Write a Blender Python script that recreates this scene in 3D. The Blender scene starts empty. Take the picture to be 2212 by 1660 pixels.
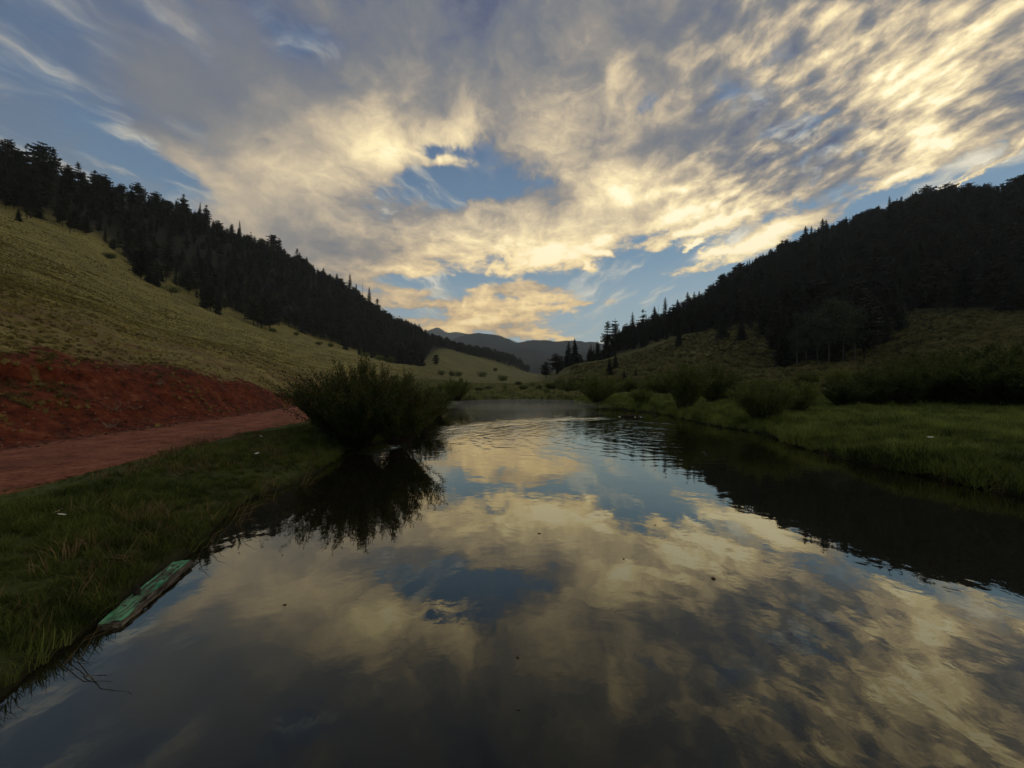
import bpy, math, random
import numpy as np
from mathutils import Vector, Matrix

S = bpy.context.scene
COL = S.collection
R = math.radians
random.seed(7)
rng = np.random.default_rng(7)

# ------------------------------------------------------------------ camera
CAMZ = 2.0
FPX = 831.0                      # focal length when the picture is 2212 units wide
cam_d = bpy.data.cameras.new('camera')
cam = bpy.data.objects.new('camera', cam_d)
COL.objects.link(cam)
cam.location = (0, 0, CAMZ)
cam.rotation_euler = (R(90), 0, 0)
cam_d.sensor_width = 36
cam_d.lens = 36 * FPX / 2212
cam_d.clip_start = 0.05
cam_d.clip_end = 20000
S.camera = cam

# ------------------------------------------------------------------ exposure
S.view_settings.view_transform = 'Standard'
S.view_settings.look = 'None'
S.view_settings.exposure = 0.38
S.view_settings.gamma = 1
S.view_settings.use_curve_mapping = False
S.cycles.max_bounces = 5
S.cycles.diffuse_bounces = 2
S.cycles.glossy_bounces = 3
S.cycles.volume_bounces = 2
S.cycles.transparent_max_bounces = 6
S.cycles.use_denoising = True

# ------------------------------------------------------------------ node helpers
class NT:
    def __init__(s, tree): s.t = tree; s.n = tree.nodes; s.l = tree.links
    def new(s, typ, **kw):
        n = s.n.new(typ)
        for k, v in kw.items(): setattr(n, k, v)
        return n
    def put(s, sock, v):
        if isinstance(v, bpy.types.NodeSocket): s.l.new(v, sock)
        elif v is not None: sock.default_value = v
    def m(s, op, a, b=None, c=None, clamp=False):
        n = s.new('ShaderNodeMath', operation=op, use_clamp=clamp)
        s.put(n.inputs[0], a)
        if b is not None: s.put(n.inputs[1], b)
        if c is not None: s.put(n.inputs[2], c)
        return n.outputs[0]
    def v(s, op, a, b=None):
        n = s.new('ShaderNodeVectorMath', operation=op)
        s.put(n.inputs[0], a)
        if b is not None: s.put(n.inputs[1], b)
        return n.outputs[0]
    def comb(s, x, y, z=0.0):
        n = s.new('ShaderNodeCombineXYZ')
        s.put(n.inputs[0], x); s.put(n.inputs[1], y); s.put(n.inputs[2], z)
        return n.outputs[0]
    def noise(s, vec, scale, detail=4, rough=0.55, dist=0.0, lac=2.0):
        n = s.new('ShaderNodeTexNoise')
        s.put(n.inputs['Vector'], vec); s.put(n.inputs['Scale'], scale)
        n.inputs['Detail'].default_value = detail; n.inputs['Roughness'].default_value = rough
        n.inputs['Distortion'].default_value = dist; n.inputs['Lacunarity'].default_value = lac
        return n
    def ramp(s, f, stops, interp='LINEAR'):
        n = s.new('ShaderNodeValToRGB'); cr = n.color_ramp; cr.interpolation = interp
        for i, (p, c) in enumerate(stops):
            e = cr.elements[i] if i < 2 else cr.elements.new(p)
            e.position = p
            e.color = (c[0], c[1], c[2], 1) if len(c) == 3 else c
        s.put(n.inputs[0], f)
        return n.outputs[0]
    def mr(s, v, a, b, c=0.0, d=1.0, interp='LINEAR'):
        n = s.new('ShaderNodeMapRange', interpolation_type=interp)
        s.put(n.inputs['Value'], v)
        for k, q in (('From Min', a), ('From Max', b), ('To Min', c), ('To Max', d)): s.put(n.inputs[k], q)
        return n.outputs[0]
    def mix(s, f, a, b, blend='MIX'):
        n = s.new('ShaderNodeMix', data_type='RGBA', blend_type=blend)
        s.put(n.inputs[0], f)
        for i, q in ((6, a), (7, b)):
            if isinstance(q, tuple) and len(q) == 3: q = (*q, 1)
            s.put(n.inputs[i], q)
        return n.outputs[2]

def lin(r, g, b):
    f = lambda c: (c / 255 / 12.92) if c <= 10.31 else ((c / 255 + .055) / 1.055) ** 2.4
    return (f(r), f(g), f(b))

# ------------------------------------------------------------------ world: dusk sky with a broken cloud deck
SUN_AZ, SUN_EL = 72.0, 24.0      # degrees right of the valley axis (over the right-hand hill), above the horizon
W = bpy.data.worlds.new('World'); S.world = W; W.use_nodes = True
w = NT(W.node_tree); w.n.clear()
tc = w.new('ShaderNodeTexCoord')
D0 = tc.outputs['Generated']
sep = w.new('ShaderNodeSeparateXYZ'); w.put(sep.inputs[0], D0)
dx, dy, dz = sep.outputs
# cloud deck coordinates: a level sheet, so everything packs together towards the horizon
zz = w.m('ADD', w.m('MAXIMUM', dz, 0.0), 0.42)
qx = w.m('DIVIDE', dx, zz); qy = w.m('DIVIDE', dy, zz)
Q = w.comb(qx, qy, 0.0)
wn = w.noise(Q, 2.2, 4, 0.6)
wv = w.v('SUBTRACT', wn.outputs['Color'], (0.5, 0.5, 0.5))
wsep = w.new('ShaderNodeSeparateXYZ'); w.put(wsep.inputs[0], wv)
az = w.m('ARCTAN2', dx, dy)
el = w.m('ARCSINE', dz)
az0, el0 = az, el
az = w.m('ADD', az, w.m('MULTIPLY', wsep.outputs[0], 0.10))
el = w.m('ADD', el, w.m('MULTIPLY', wsep.outputs[1], w.mr(el0, 0.0, 0.5, 0.012, 0.075)))
AZW = R(60)
sx = w.mr(az, -AZW, AZW, 0, 1)
# cover (first) and brightness (second) of the cloud deck, read every 100 x 60 units of the picture
GRID = [
 ('66666655677889988988889', '12211111121225324554336'),
 ('55666665588888998899889', '12222110122234324566646'),
 ('55688875689999898689988', '11233321233334345469866'),
 ('44589986899999765669989', '11233332543456444668744'),
 ('55567899999999898899999', '11112345655576745667756'),
 ('54456799997989999878999', '22223456777465434435887'),
 ('54336997942589999875321', '22244677865475444435433'),
 ('65444898532479977422211', '33345666433349876336783'),
 ('88867999999999865332111', '44444655666677776644333'),
 ('99999999999984223222111', '44444444568996568544333'),
 ('99999998631222111111111', '44444444565556544444444'),
 ('77777654556653111111111', '44444445556776544444444'),
 ('33333333457643211111111', '55555555568575555555555'),
 ('33333333333333221111111', '66666666666666555555555'),
]
GC = np.array([[int(c) for c in a] for a, b in GRID], float)
GB = np.array([[int(c) for c in b] for a, b in GRID], float)
def grid_at(G, px, py):
    x = np.clip(px / 100, 0, 22); y = np.clip(py / 60, 0, 13)
    x0 = min(int(x), 21); y0 = min(int(y), 12); fx, fy = x - x0, y - y0
    return ((G[y0, x0] * (1 - fx) + G[y0, x0 + 1] * fx) * (1 - fy) + (G[y0 + 1, x0] * (1 - fx) + G[y0 + 1, x0 + 1] * fx) * fy)
NS = 31
ELS = [0, 2, 4, 6, 8, 10, 12, 14.5, 17, 19.5, 22.5, 26, 30, 34.5, 39, 45, 54, 78]
acc = None
for i, e in enumerate(ELS):
    stops = []
    for k in range(NS):
        a = -AZW + 2 * AZW * k / (NS - 1)
        a_ = max(-R(53), min(R(53), a))
        px = 1106 + FPX * math.tan(a_)
        py = 830 - FPX * math.tan(R(e)) / math.cos(a_)
        edge = min(1, max(0, (abs(math.degrees(a)) - 53) / 9)); top = min(1, max(0, (-py) / 300))
        f = max(edge, top) * 0.7
        c = grid_at(GC, px, py) / 9 * (1 - f) + 0.68 * f
        b = grid_at(GB, px, py) / 9 * (1 - f) + 0.34 * f
        stops.append((k / (NS - 1), (c, b, 0)))
    col = w.ramp(sx, stops, 'CARDINAL')
    if acc is None: acc = col
    else: acc = w.mix(w.mr(el, R(ELS[i - 1]), R(e), 0, 1), acc, col)
sg = w.new('ShaderNodeSeparateColor'); w.put(sg.inputs[0], acc)
cov, bri = sg.outputs[0], sg.outputs[1]
Qw = w.v('ADD', Q, w.v('MULTIPLY', wv, (0.22, 0.22, 0.22)))
nAn = w.noise(Qw, 4.4, 10, 0.66, 0.0); nA = nAn.outputs['Fac']
fray = w.new('ShaderNodeSeparateXYZ'); w.put(fray.inputs[0], w.v('SUBTRACT', w.noise(Q, 9.0, 6, 0.62).outputs['Color'], (0.5, 0.5, 0.5)))
azf = w.m('MULTIPLY_ADD', fray.outputs[0], 0.13, az); elf = w.m('MULTIPLY_ADD', fray.outputs[1], 0.06, el)
# single clouds that stand out: place in the picture, half sizes and lean in degrees, cover and brightness they add
acc_c, acc_b = cov, bri
for bx, by, ha, hb, lean, dc, db in [(1300, 515, 1.5, .7, 0, .75, .5), (1302, 550, 1.3, .45, -25, .7, .55), (1277, 578, 1.0, .6, -30, .7, .55), (1245, 565, 1.4, .9, -20, .5, .3),
        (1545, 542, 2.6, .6, 14, .7, .6), (1505, 524, 1.1, .3, 10, .6, .7), (1530, 568, 5.0, .6, 4, .6, .45), (1640, 520, 3.2, 1.0, 12, .5, .4), (1450, 476, 4.0, .7, 5, .5, .4), (1550, 430, 3.4, .7, 10, .6, .45),
        (2110, 372, 5.2, .28, 27, .75, .75), (2050, 392, 3.6, .30, 27, .6, .6), (1945, 372, 2.6, .6, 18, .5, .5), (1330, 140, 1.6, 1.6, 60, .2, .45), (1480, 404, 6.5, .7, 4, .3, .4), (1340, 405, 2.6, 2.0, 0, .3, .35),
        (960, 365, 3.6, .8, 6, .55, .35), (830, 345, 2.6, 2.2, 60, .2, .30), (1000, 275, 1.8, 2.2, 30, .1, .30), (940, 335, 2.8, 1.1, 0, -.4, 0), (1010, 398, 9.5, 1.1, -2, -.28, -.2), (850, 455, 7.0, 1.0, -6, -.05, -.22), (1060, 300, 2.4, 2.0, 50, -.08, -.2), (1395, 222, 1.8, 1.4, 40, -.4, -.2),
        (1120, 545, 8.0, 1.2, 3, .1, .25), (1180, 560, 5.5, .7, 6, .3, .25), (870, 580, 4.0, .6, 0, .4, .35), (1000, 605, 7.0, .9, 0, -.4, 0), (1110, 622, 8.0, 1.0, -4, .75, .2), (1015, 702, 3.6, .9, 12, .75, .4), (1190, 668, 7.5, .55, 5, .75, .35), (960, 660, 6.0, .45, 0, .65, .3), (1500, 500, 5.5, .6, 10, .5, .4), (1700, 490, 4.5, .9, 16, .55, .4), (1600, 460, 4.0, .5, 14, .5, .4),
        (1215, 727, 2.2, .5, 0, .5, .5), (890, 628, 3.0, .5, 0, .4, .1), (690, 12, 1.6, 1.3, 0, .3, .4), (650, 90, 3.0, 3.0, 0, -.18, -.1), (400, 330, 3.0, 1.0, -30, .4, .3), (330, 345, 5.0, 1.6, -20, -.4, 0), (1850, 300, 7.0, .6, 14, .1, .3)]:
    a0 = math.atan((bx - 1106) / FPX); e0 = math.atan((830 - by) / FPX * math.cos(a0)); lr = R(lean)
    da = w.m('MULTIPLY', w.m('SUBTRACT', azf, a0), math.cos(e0)); de = w.m('SUBTRACT', elf, e0)
    p1 = w.m('ADD', w.m('MULTIPLY', da, math.cos(lr) / R(ha)), w.m('MULTIPLY', de, math.sin(lr) / R(ha)))
    p2 = w.m('ADD', w.m('MULTIPLY', da, -math.sin(lr) / R(hb)), w.m('MULTIPLY', de, math.cos(lr) / R(hb)))
    q = w.m('EXPONENT', w.m('MULTIPLY', w.m('ADD', w.m('MULTIPLY', p1, p1), w.m('MULTIPLY', p2, p2)), -.8))
    acc_c = w.m('MULTIPLY_ADD', q, dc * .85, acc_c)
    if db: acc_b = w.m('MULTIPLY_ADD', q, db * .62, acc_b)
cov, bri = acc_c, acc_b
# billow and streak detail on the deck; the streaks lean away from the valley axis on both sides
st = w.new('ShaderNodeMapping', vector_type='TEXTURE'); st.inputs['Rotation'].default_value = (0, 0, R(-44)); st.inputs['Scale'].default_value = (1.0, .62, 1.0)
w.put(st.inputs[0], Qw)
stl = w.new('ShaderNodeMapping', vector_type='TEXTURE'); stl.inputs['Rotation'].default_value = (0, 0, R(46)); stl.inputs['Scale'].default_value = (1.0, .62, 1.0)
w.put(stl.inputs[0], Qw)
nR = w.noise(st.outputs[0], 5.0, 7, 0.62, 0.2).outputs['Fac']
nL = w.noise(stl.outputs[0], 4.0, 6, 0.58, 0.2).outputs['Fac']
nS = w.mix(w.mr(az0, R(-8), R(8), 0, 1), nL, nR)
nsf = w.new('ShaderNodeSeparateColor'); w.put(nsf.inputs[0], nS)
nC = w.noise(w.v('ADD', Q, w.v('MULTIPLY', wv, (0.3, 0.3, 0.3))), 13.0, 8, 0.62, 0.15).outputs['Fac']
soft = w.mr(az0, R(-50), R(-22), 0.25, 1.0)
n = w.m('ADD', w.m('MULTIPLY', w.m('SUBTRACT', nA, 0.5), 1.35), w.m('MULTIPLY', w.m('SUBTRACT', nsf.outputs[0], 0.5), w.mr(w.m('ABSOLUTE', az0), R(8), R(34), 0.1, 0.6)))
nH = w.noise(w.comb(w.m('MULTIPLY', az, 2.2), w.m('MULTIPLY', el, 15.0), 0.7), 1.5, 7, 0.6, 0.2).outputs['Fac']
n = w.m('ADD', n, w.m('MULTIPLY', w.m('SUBTRACT', nH, 0.5), w.mr(el0, R(9), R(24), 1.25, 0.0)))
n = w.m('ADD', n, w.m('MULTIPLY', w.m('MULTIPLY', w.m('SUBTRACT', nC, 0.5), 0.75), soft))
c1 = w.m('ADD', cov, w.m('MULTIPLY', n, w.mr(az0, R(-45), R(-15), 0.7, 1.15)))
alpha = w.mr(c1, w.mr(soft, 0, 1, .22, .42), w.mr(soft, 0, 1, .92, .74), 0.0, 1.0, 'SMOOTHSTEP')
# mackerel cells in the upper right of the deck
stm = w.new('ShaderNodeMapping', vector_type='TEXTURE'); stm.inputs['Rotation'].default_value = (0, 0, R(-70)); stm.inputs['Scale'].default_value = (1.0, .66, 1.0)
w.put(stm.inputs[0], w.v('ADD', Q, w.v('MULTIPLY', wv, (0.08, 0.08, 0.08))))
nM = w.noise(stm.outputs[0], 17.0, 4, 0.55, 0.1).outputs['Fac']
mack = w.m('MULTIPLY', w.mr(az0, R(14), R(38), 0, 1, 'SMOOTHSTEP'), w.mr(el0, R(17), R(24), 0, 1, 'SMOOTHSTEP'))
namp = w.mr(az0, R(-48), R(-12), 0.25, 0.85)
b1 = w.m('ADD', w.m('SUBTRACT', bri, 0.05), w.m('MULTIPLY', n, namp))
b1 = w.m('ADD', b1, w.m('MULTIPLY', w.m('MULTIPLY', w.m('SUBTRACT', nM, 0.5), 1.7), mack))
cloud = w.ramp(b1, [
    (0.0, lin(80, 86, 110)), (0.12, lin(96, 102, 118)), (0.28, lin(110, 113, 119)), (0.44, lin(136, 131, 126)),
    (0.60, lin(180, 165, 142)), (0.76, lin(216, 197, 160)), (0.90, lin(246, 227, 178)), (1.0, lin(255, 243, 206))])
warm = w.m('MULTIPLY', w.mr(el0, R(22), R(7), 0, 1), w.mr(w.m('ABSOLUTE', az0), R(40), R(12), 0, 1))
cloud = w.mix(warm, cloud, w.mix(1.0, cloud, (1.06, .90, .68), 'MULTIPLY'))
# clear air between the clouds
sky = w.new('ShaderNodeTexSky', sky_type='NISHITA')
sky.sun_disc = False; sky.sun_elevation = R(SUN_EL); sky.sun_rotation = R(SUN_AZ)
sky.air_density = 1.3; sky.dust_density = 0.6; sky.ozone_density = 2.2; sky.altitude = 2700
clear = w.mix(1.0, sky.outputs[0], (0.085, 0.085, 0.085), 'MULTIPLY')
dull = w.ramp(w.mr(el, R(0), R(50)), [(0, lin(206, 208, 196)), (0.14, lin(164, 184, 188)), (0.36, lin(110, 139, 160)), (0.65, lin(84, 108, 138)), (1, lin(78, 90, 118))])
side = w.mr(az, R(-62), R(25), 0.74, 1.0)
dull = w.mix(1.0, dull, w.comb(side, side, w.m('POWER', side, 0.8)), 'MULTIPLY')
clear = w.mix(0.88, clear, dull)
# thin high streaks over the clear parts
ci = w.new('ShaderNodeMapping', vector_type='TEXTURE'); ci.inputs['Rotation'].default_value = (0, 0, R(-55)); ci.inputs['Scale'].default_value = (1.0, .27, 1.0)
w.put(ci.inputs[0], w.v('ADD', w.comb(w.m('ABSOLUTE', qx), qy, 0.0), w.v('MULTIPLY', wv, (0.3, 0.3, 0.3))))
cn = w.noise(ci.outputs[0], 3.4, 9, 0.62, 0.08).outputs['Fac']
ca = w.m('MULTIPLY', w.mr(w.m('MULTIPLY_ADD', cov, 0.22, cn), 0.54, 0.80, 0, 1, 'SMOOTHSTEP'), w.mr(w.m('ABSOLUTE', w.m('SUBTRACT', az0, R(1))), R(2), R(16), 0.0, 0.8))
cc = w.ramp(w.m('ADD', cn, w.m('MULTIPLY', bri, 0.3)), [(0.55, lin(150, 158, 164)), (0.75, lin(206, 196, 172)), (0.92, lin(250, 238, 208))])
clear = w.mix(ca, clear, cc)
final = w.mix(alpha, clear, cloud)
bg = w.new('ShaderNodeBackground'); w.put(bg.inputs[0], final); bg.inputs[1].default_value = 1.0
wo = w.new('ShaderNodeOutputWorld'); w.l.new(bg.outputs[0], wo.inputs[0])
W.cycles.sampling_method = 'MANUAL'; W.cycles.sample_map_resolution = 512

# ------------------------------------------------------------------ weak broad sun, added off to the right to light the left slope
sun_d = bpy.data.lights.new('sun', 'SUN'); sun = bpy.data.objects.new('sun', sun_d); COL.objects.link(sun)
sun_d.energy = 0.22; sun_d.angle = R(20); sun_d.color = (1.0, 0.83, 0.58)
sd = Vector((math.sin(R(SUN_AZ)) * math.cos(R(SUN_EL)), math.cos(R(SUN_AZ)) * math.cos(R(SUN_EL)), math.sin(R(SUN_EL))))
sun.rotation_euler = sd.to_track_quat('Z', 'Y').to_euler()

# ------------------------------------------------------------------ object helpers
def tag(o, label=None, cat=None, group=None, kind=None):
    if label: o['label'] = label
    if cat: o['category'] = cat
    if group: o['group'] = group
    if kind: o['kind'] = kind
    return o
def mesh(name, V, F, mat=None, smooth=False):
    me = bpy.data.meshes.new(name)
    V = np.asarray(V, np.float32); 
    if isinstance(F, np.ndarray):
        k = F.shape[1]
        me.vertices.add(len(V)); me.vertices.foreach_set('co', V.ravel())
        me.loops.add(F.size); me.loops.foreach_set('vertex_index', F.ravel().astype(np.int32))
        me.polygons.add(len(F)); me.polygons.foreach_set('loop_start', np.arange(0, F.size, k, dtype=np.int32))
        me.update(calc_edges=True)
    else:
        me.from_pydata(V.tolist(), [], F); me.update()
    if mat: me.materials.append(mat)
    if smooth: me.polygons.foreach_set('use_smooth', np.ones(len(me.polygons), bool))
    return me
def link(name, me, parent=None, loc=None, rz=0, sc=None):
    o = bpy.data.objects.new(name, me); COL.objects.link(o)
    if parent: o.parent = parent
    if loc is not None: o.location = loc
    if rz: o.rotation_euler = (0, 0, rz)
    if sc is not None: o.scale = sc if hasattr(sc, '__len__') else (sc, sc, sc)
    return o

class Geo:
    """collects vertices and faces for one mesh"""
    def __init__(s): s.V = []; s.F = []; s.n = 0
    def add(s, v, f):
        s.V.extend(v); s.F.extend([tuple(i + s.n for i in q) for q in f]); s.n += len(v)
    def tube(s, pts, rad, k=5, cap=True):
        pts = [Vector(p) for p in pts]; v = []; f = []
        for i, p in enumerate(pts):
            d = (pts[min(i + 1, len(pts) - 1)] - pts[max(i - 1, 0)]).normalized()
            a = d.orthogonal().normalized(); b = d.cross(a)
            for j in range(k):
                t = 2 * math.pi * j / k
                v.append(tuple(p + (a * math.cos(t) + b * math.sin(t)) * rad[i]))
        for i in range(len(pts) - 1):
            for j in range(k):
                f.append((i * k + j, i * k + (j + 1) % k, (i + 1) * k + (j + 1) % k, (i + 1) * k + j))
        if cap:
            f.append(tuple(range(k - 1, -1, -1))); f.append(tuple((len(pts) - 1) * k + j for j in range(k)))
        s.add(v, f)
    def mesh(s, name, mat, smooth=False): return mesh(name, s.V, s.F, mat, smooth)

# vectorised value noise
def vnoise(x, y, seed=0):
    xi = np.floor(x).astype(np.int64); yi = np.floor(y).astype(np.int64); fx = x - xi; fy = y - yi
    def h(a, b):
        n = (a * 374761393 + b * 668265263 + seed * 974634777) & 0xFFFFFFFF
        n = ((n ^ (n >> 13)) * 1274126177) & 0xFFFFFFFF
        return ((n ^ (n >> 16)) & 0xFFFF) / 65535.0
    u = fx * fx * (3 - 2 * fx); v = fy * fy * (3 - 2 * fy)
    return (h(xi, yi) * (1 - u) + h(xi + 1, yi) * u) * (1 - v) + (h(xi, yi + 1) * (1 - u) + h(xi + 1, yi + 1) * u) * v
def fbm(x, y, oct=4, seed=0):
    a = 0.0; amp = 0.5
    for i in range(oct):
        a = a + (vnoise(x, y, seed + i) - 0.5) * amp * 2; x = x * 2.03 + 17.1; y = y * 2.03 + 5.7; amp *= 0.5
    return a
def sstep(x, a, b):
    t = np.clip((x - a) / (b - a), 0, 1); return t * t * (3 - 2 * t)

# ------------------------------------------------------------------ terrain heights
# along each bearing: (distance forward, height) of foot, bank top, two meadow points, tree line, ridge, back slope, far end
def column(px, pts):
    th = math.atan((px - 1106) / FPX); c = math.cos(th)
    (Yr, zr) = pts[-1]
    pts = pts + [(Yr * 1.35, zr * 0.8), (2600, 25 if px < 900 or px > 1300 else 14)]
    return (math.degrees(th), [(Y / c, z) for Y, z in pts])
COLS = [
    (-180, [(14, .8), (20, 1.2), (60, 3), (120, 7), (200, 12), (320, 20), (450, 22), (2600, 20)]),
    (-125, [(12, .7), (16, 2.2), (60, 10), (120, 24), (200, 45), (320, 80), (450, 70), (2600, 25)]),
    (-92, [(9.8, .6), (13.2, 2.7), (58, 14), (118, 36), (200, 70), (300, 125), (420, 100), (2600, 25)]),
    (-66, [(11.0, .6), (14.4, 2.7), (60, 14), (122, 36), (205, 70), (305, 126), (430, 100), (2600, 25)]),
    column(0, [(8, .6), (10.6, 2.7), (43, 14.7), (86, 35), (143, 69), (214, 124)]),
    column(200, [(10.4, .6), (13.2, 2.63), (52, 13.5), (104, 33), (168, 67), (245, 125)]),
    column(290, [(11.7, .6), (15, 2.6), (54, 11), (108, 29), (180, 57), (270, 130)]),
    column(400, [(13.7, .6), (17, 2.6), (62, 10), (125, 27), (208, 54), (320, 146)]),
    column(530, [(18, .6), (21, 2.0), (72, 9), (145, 23), (240, 45), (380, 145)]),
    column(640, [(23, .6), (25.5, 1.0), (84, 7), (168, 19), (280, 41), (450, 146)]),
    column(750, [(38, .6), (42, 1.2), (96, 6), (192, 16), (320, 32), (520, 129)]),
    column(860, [(55, .7), (62, 1.3), (110, 4.5), (216, 12), (360, 21.5), (600, 92)]),
    column(920, [(80, .8), (90, 1.4), (130, 3), (250, 11), (420, 27), (600, 76)]),
    column(960, [(70, .7), (120, 1.6), (200, 5), (380, 24), (560, 54), (700, 73)]),
    column(1000, [(70, .7), (150, 2), (250, 6), (420, 22), (600, 49), (740, 69)]),
    column(1060, [(70, .7), (230, 3.4), (350, 8), (500, 19), (680, 43), (780, 53)]),
    column(1130, [(70, .7), (280, 4.8), (450, 10), (620, 16), (760, 28), (850, 30)]),
    column(1165, [(70, .7), (240, 4.6), (350, 8), (520, 12), (700, 17), (850, 17)]),
    column(1195, [(70, .8), (120, 1.8), (170, 3.5), (200, 5.5), (240, 8), (290, 9)]),
    column(1225, [(60, .7), (105, 1.6), (150, 5), (175, 8.5), (205, 12.5), (260, 14)]),
    column(1310, [(55, .6), (100, 1.6), (145, 6), (172, 10.5), (200, 15.7), (285, 26)]),
    column(1357, [(50, .6), (90, 1.8), (140, 8), (170, 13.5), (200, 19), (320, 45)]),
    column(1440, [(45, .6), (80, 1.8), (125, 8), (160, 16), (195, 24.3), (350, 62)]),
    column(1481, [(42, .6), (75, 1.8), (120, 8), (155, 16), (190, 25.8), (380, 78)]),
    column(1590, [(35, .6), (68, 2.0), (110, 8), (145, 17), (180, 28), (450, 126)]),
    column(1680, [(30, .6), (60, 2.0), (105, 8), (140, 17), (180, 30), (480, 165)]),
    column(1750, [(26, .6), (55, 1.9), (100, 8), (135, 17), (175, 32), (480, 184)]),
    column(1850, [(22, .6), (48, 1.8), (95, 7.5), (130, 16), (170, 34), (470, 194)]),
    column(1925, [(19, .6), (42, 1.8), (85, 7.5), (110, 14), (150, 30), (450, 205)]),
    column(2000, [(18, .6), (36, 1.8), (70, 7), (98, 14), (135, 27), (430, 210)]),
    column(2100, [(17, .6), (32, 1.8), (64, 8), (92, 15), (128, 26), (410, 208)]),
    column(2212, [(16, .6), (30, 1.8), (60, 8), (88, 15), (120, 24), (380, 196)]),
    (66, [(30, .7), (55, 2.5), (110, 10), (170, 20), (260, 40), (620, 200), (820, 170), (2600, 25)]),
    (95, [(24, .7), (45, 2.5), (100, 10), (160, 20), (260, 40), (560, 170), (780, 140), (2600, 25)]),
    (130, [(18, .7), (35, 2), (100, 7), (160, 13), (260, 24), (500, 70), (700, 60), (2600, 25)]),
    (180, [(14, .8), (20, 1.2), (60, 3), (120, 7), (200, 12), (320, 20), (450, 22), (2600, 20)]),
]
TH = np.arange(-180, 180.01, 0.25)
_ct = np.array([c[0] for c in COLS]); _cr = np.log([[p[0] for p in c[1]] for c in COLS]); _cz = np.array([[p[1] for p in c[1]] for c in COLS])
KR = np.stack([np.interp(TH, _ct, _cr[:, k]) for k in range(8)], 1)
KZ = np.stack([np.interp(TH, _ct, _cz[:, k]) for k in range(8)], 1)
_g = np.exp(-0.5 * (np.arange(-10, 11) / 3.4) ** 2); _g /= _g.sum()
for A in (KR, KZ):
    for k in range(8): A[:, k] = np.convolve(np.pad(A[:, k], 10, 'wrap'), _g, 'valid')
KR = np.exp(KR)
# silhouettes of the canopy against the sky, used to settle the ridge heights
SIL = np.array([(-60, 310), (0, 320), (60, 327), (110, 342), (170, 366), (240, 386), (300, 410), (360, 427), (400, 437), (440, 460), (480, 484), (520, 499), (570, 522), (620, 547), (660, 565), (700, 592), (740, 618), (780, 643), (820, 670), (860, 694), (900, 708), (930, 724), (960, 732), (1000, 744), (1060, 757), (1130, 774)], float)
SIR = np.array([(1225, 765), (1275, 757), (1300, 737), (1340, 703), (1380, 692), (1400, 684), (1440, 670), (1470, 662), (1500, 650), (1540, 618), (1590, 585), (1640, 558), (1690, 530), (1720, 520), (1760, 503), (1800, 488), (1850, 472), (1900, 452), (1950, 428), (2000, 414), (2050, 406), (2100, 403), (2150, 402), (2212, 388), (2280, 375)], float)
def fit_ridges():
    px = 1106 + FPX * np.tan(np.radians(TH)); front = np.abs(TH) < 60
    for T, hh in ((SIL, 11.5), (SIR, 13.5)):
        i = np.where(front & (px >= T[0, 0]) & (px <= T[-1, 0]))[0]
        tv = (830 - np.interp(px[i], T[:, 0], T[:, 1])) / FPX
        for it in range(8):
            rs = KR[i, 4][None] * 1.03 + (KR[i, 5] * 1.15 - KR[i, 4] * 1.03)[None] * np.linspace(0, 1, 24)[:, None]
            th = np.broadcast_to(TH[i][None], rs.shape)
            z, _ = h_columns(th.ravel(), rs.ravel()); z = z.reshape(rs.shape)
            mv = ((z + hh - CAMZ) / (rs * np.cos(np.radians(th)))).max(0)
            KZ[i, 5] = np.maximum(KZ[i, 5] + (tv - mv) * KR[i, 5] * np.cos(np.radians(TH[i])) * .8, KZ[i, 4] * .8)
            KZ[i, 6] = KZ[i, 5] * .8
def h_columns(th, r):
    kr = [np.interp(th, TH, KR[:, k]) for k in range(8)]; kz = [np.interp(th, TH, KZ[:, k]) for k in range(8)]
    d = [(kz[i + 1] - kz[i]) / (kr[i + 1] - kr[i]) for i in range(7)]
    s = [np.zeros_like(r)]
    for i in range(1, 7):
        ok = d[i - 1] * d[i] > 0
        s.append(np.where(ok, 2 * d[i - 1] * d[i] / np.where(ok, d[i - 1] + d[i], 1), 0))
    s.append(np.zeros_like(r))
    z = kz[0].copy()
    for i in range(7):
        hgt = kr[i + 1] - kr[i]; t = np.clip((r - kr[i]) / hgt, 0, 1)
        zz = (2 * t**3 - 3 * t**2 + 1) * kz[i] + (t**3 - 2 * t**2 + t) * hgt * s[i] + (-2 * t**3 + 3 * t**2) * kz[i + 1] + (t**3 - t**2) * hgt * s[i + 1]
        z = np.where(r >= kr[i], zz, z)
    return z, kr
fit_ridges()
def P(px, py, z=0.0):            # point of the level z seen at this place of the picture
    Y = (z - CAMZ) * FPX / (830 - py); return ((px - 1106) / FPX * Y, Y)
SHORE = [P(*q) for q in [(-500, 1900), (0, 1510), (100, 1425), (205, 1352), (300, 1275), (420, 1192), (475, 1130), (530, 1082), (640, 1045), (700, 1012), (745, 978),
         (800, 962), (860, 945), (920, 912), (950, 893), (985, 880), (1000, 870), (1100, 867.5), (1245, 868.5), (1255, 877), (1300, 884), (1345, 886), (1430, 895), (1480, 906), (1560, 924),
         (1650, 937), (1720, 964), (1850, 1000), (2000, 1030), (2212, 1075), (2600, 1160)]]
SHORE = [(-6.5, -12.0), (-4.0, -4.0)] + SHORE + [(9.5, 2.0), (10, -4.0), (8, -12.0)]
SH = np.array(SHORE)
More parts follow.
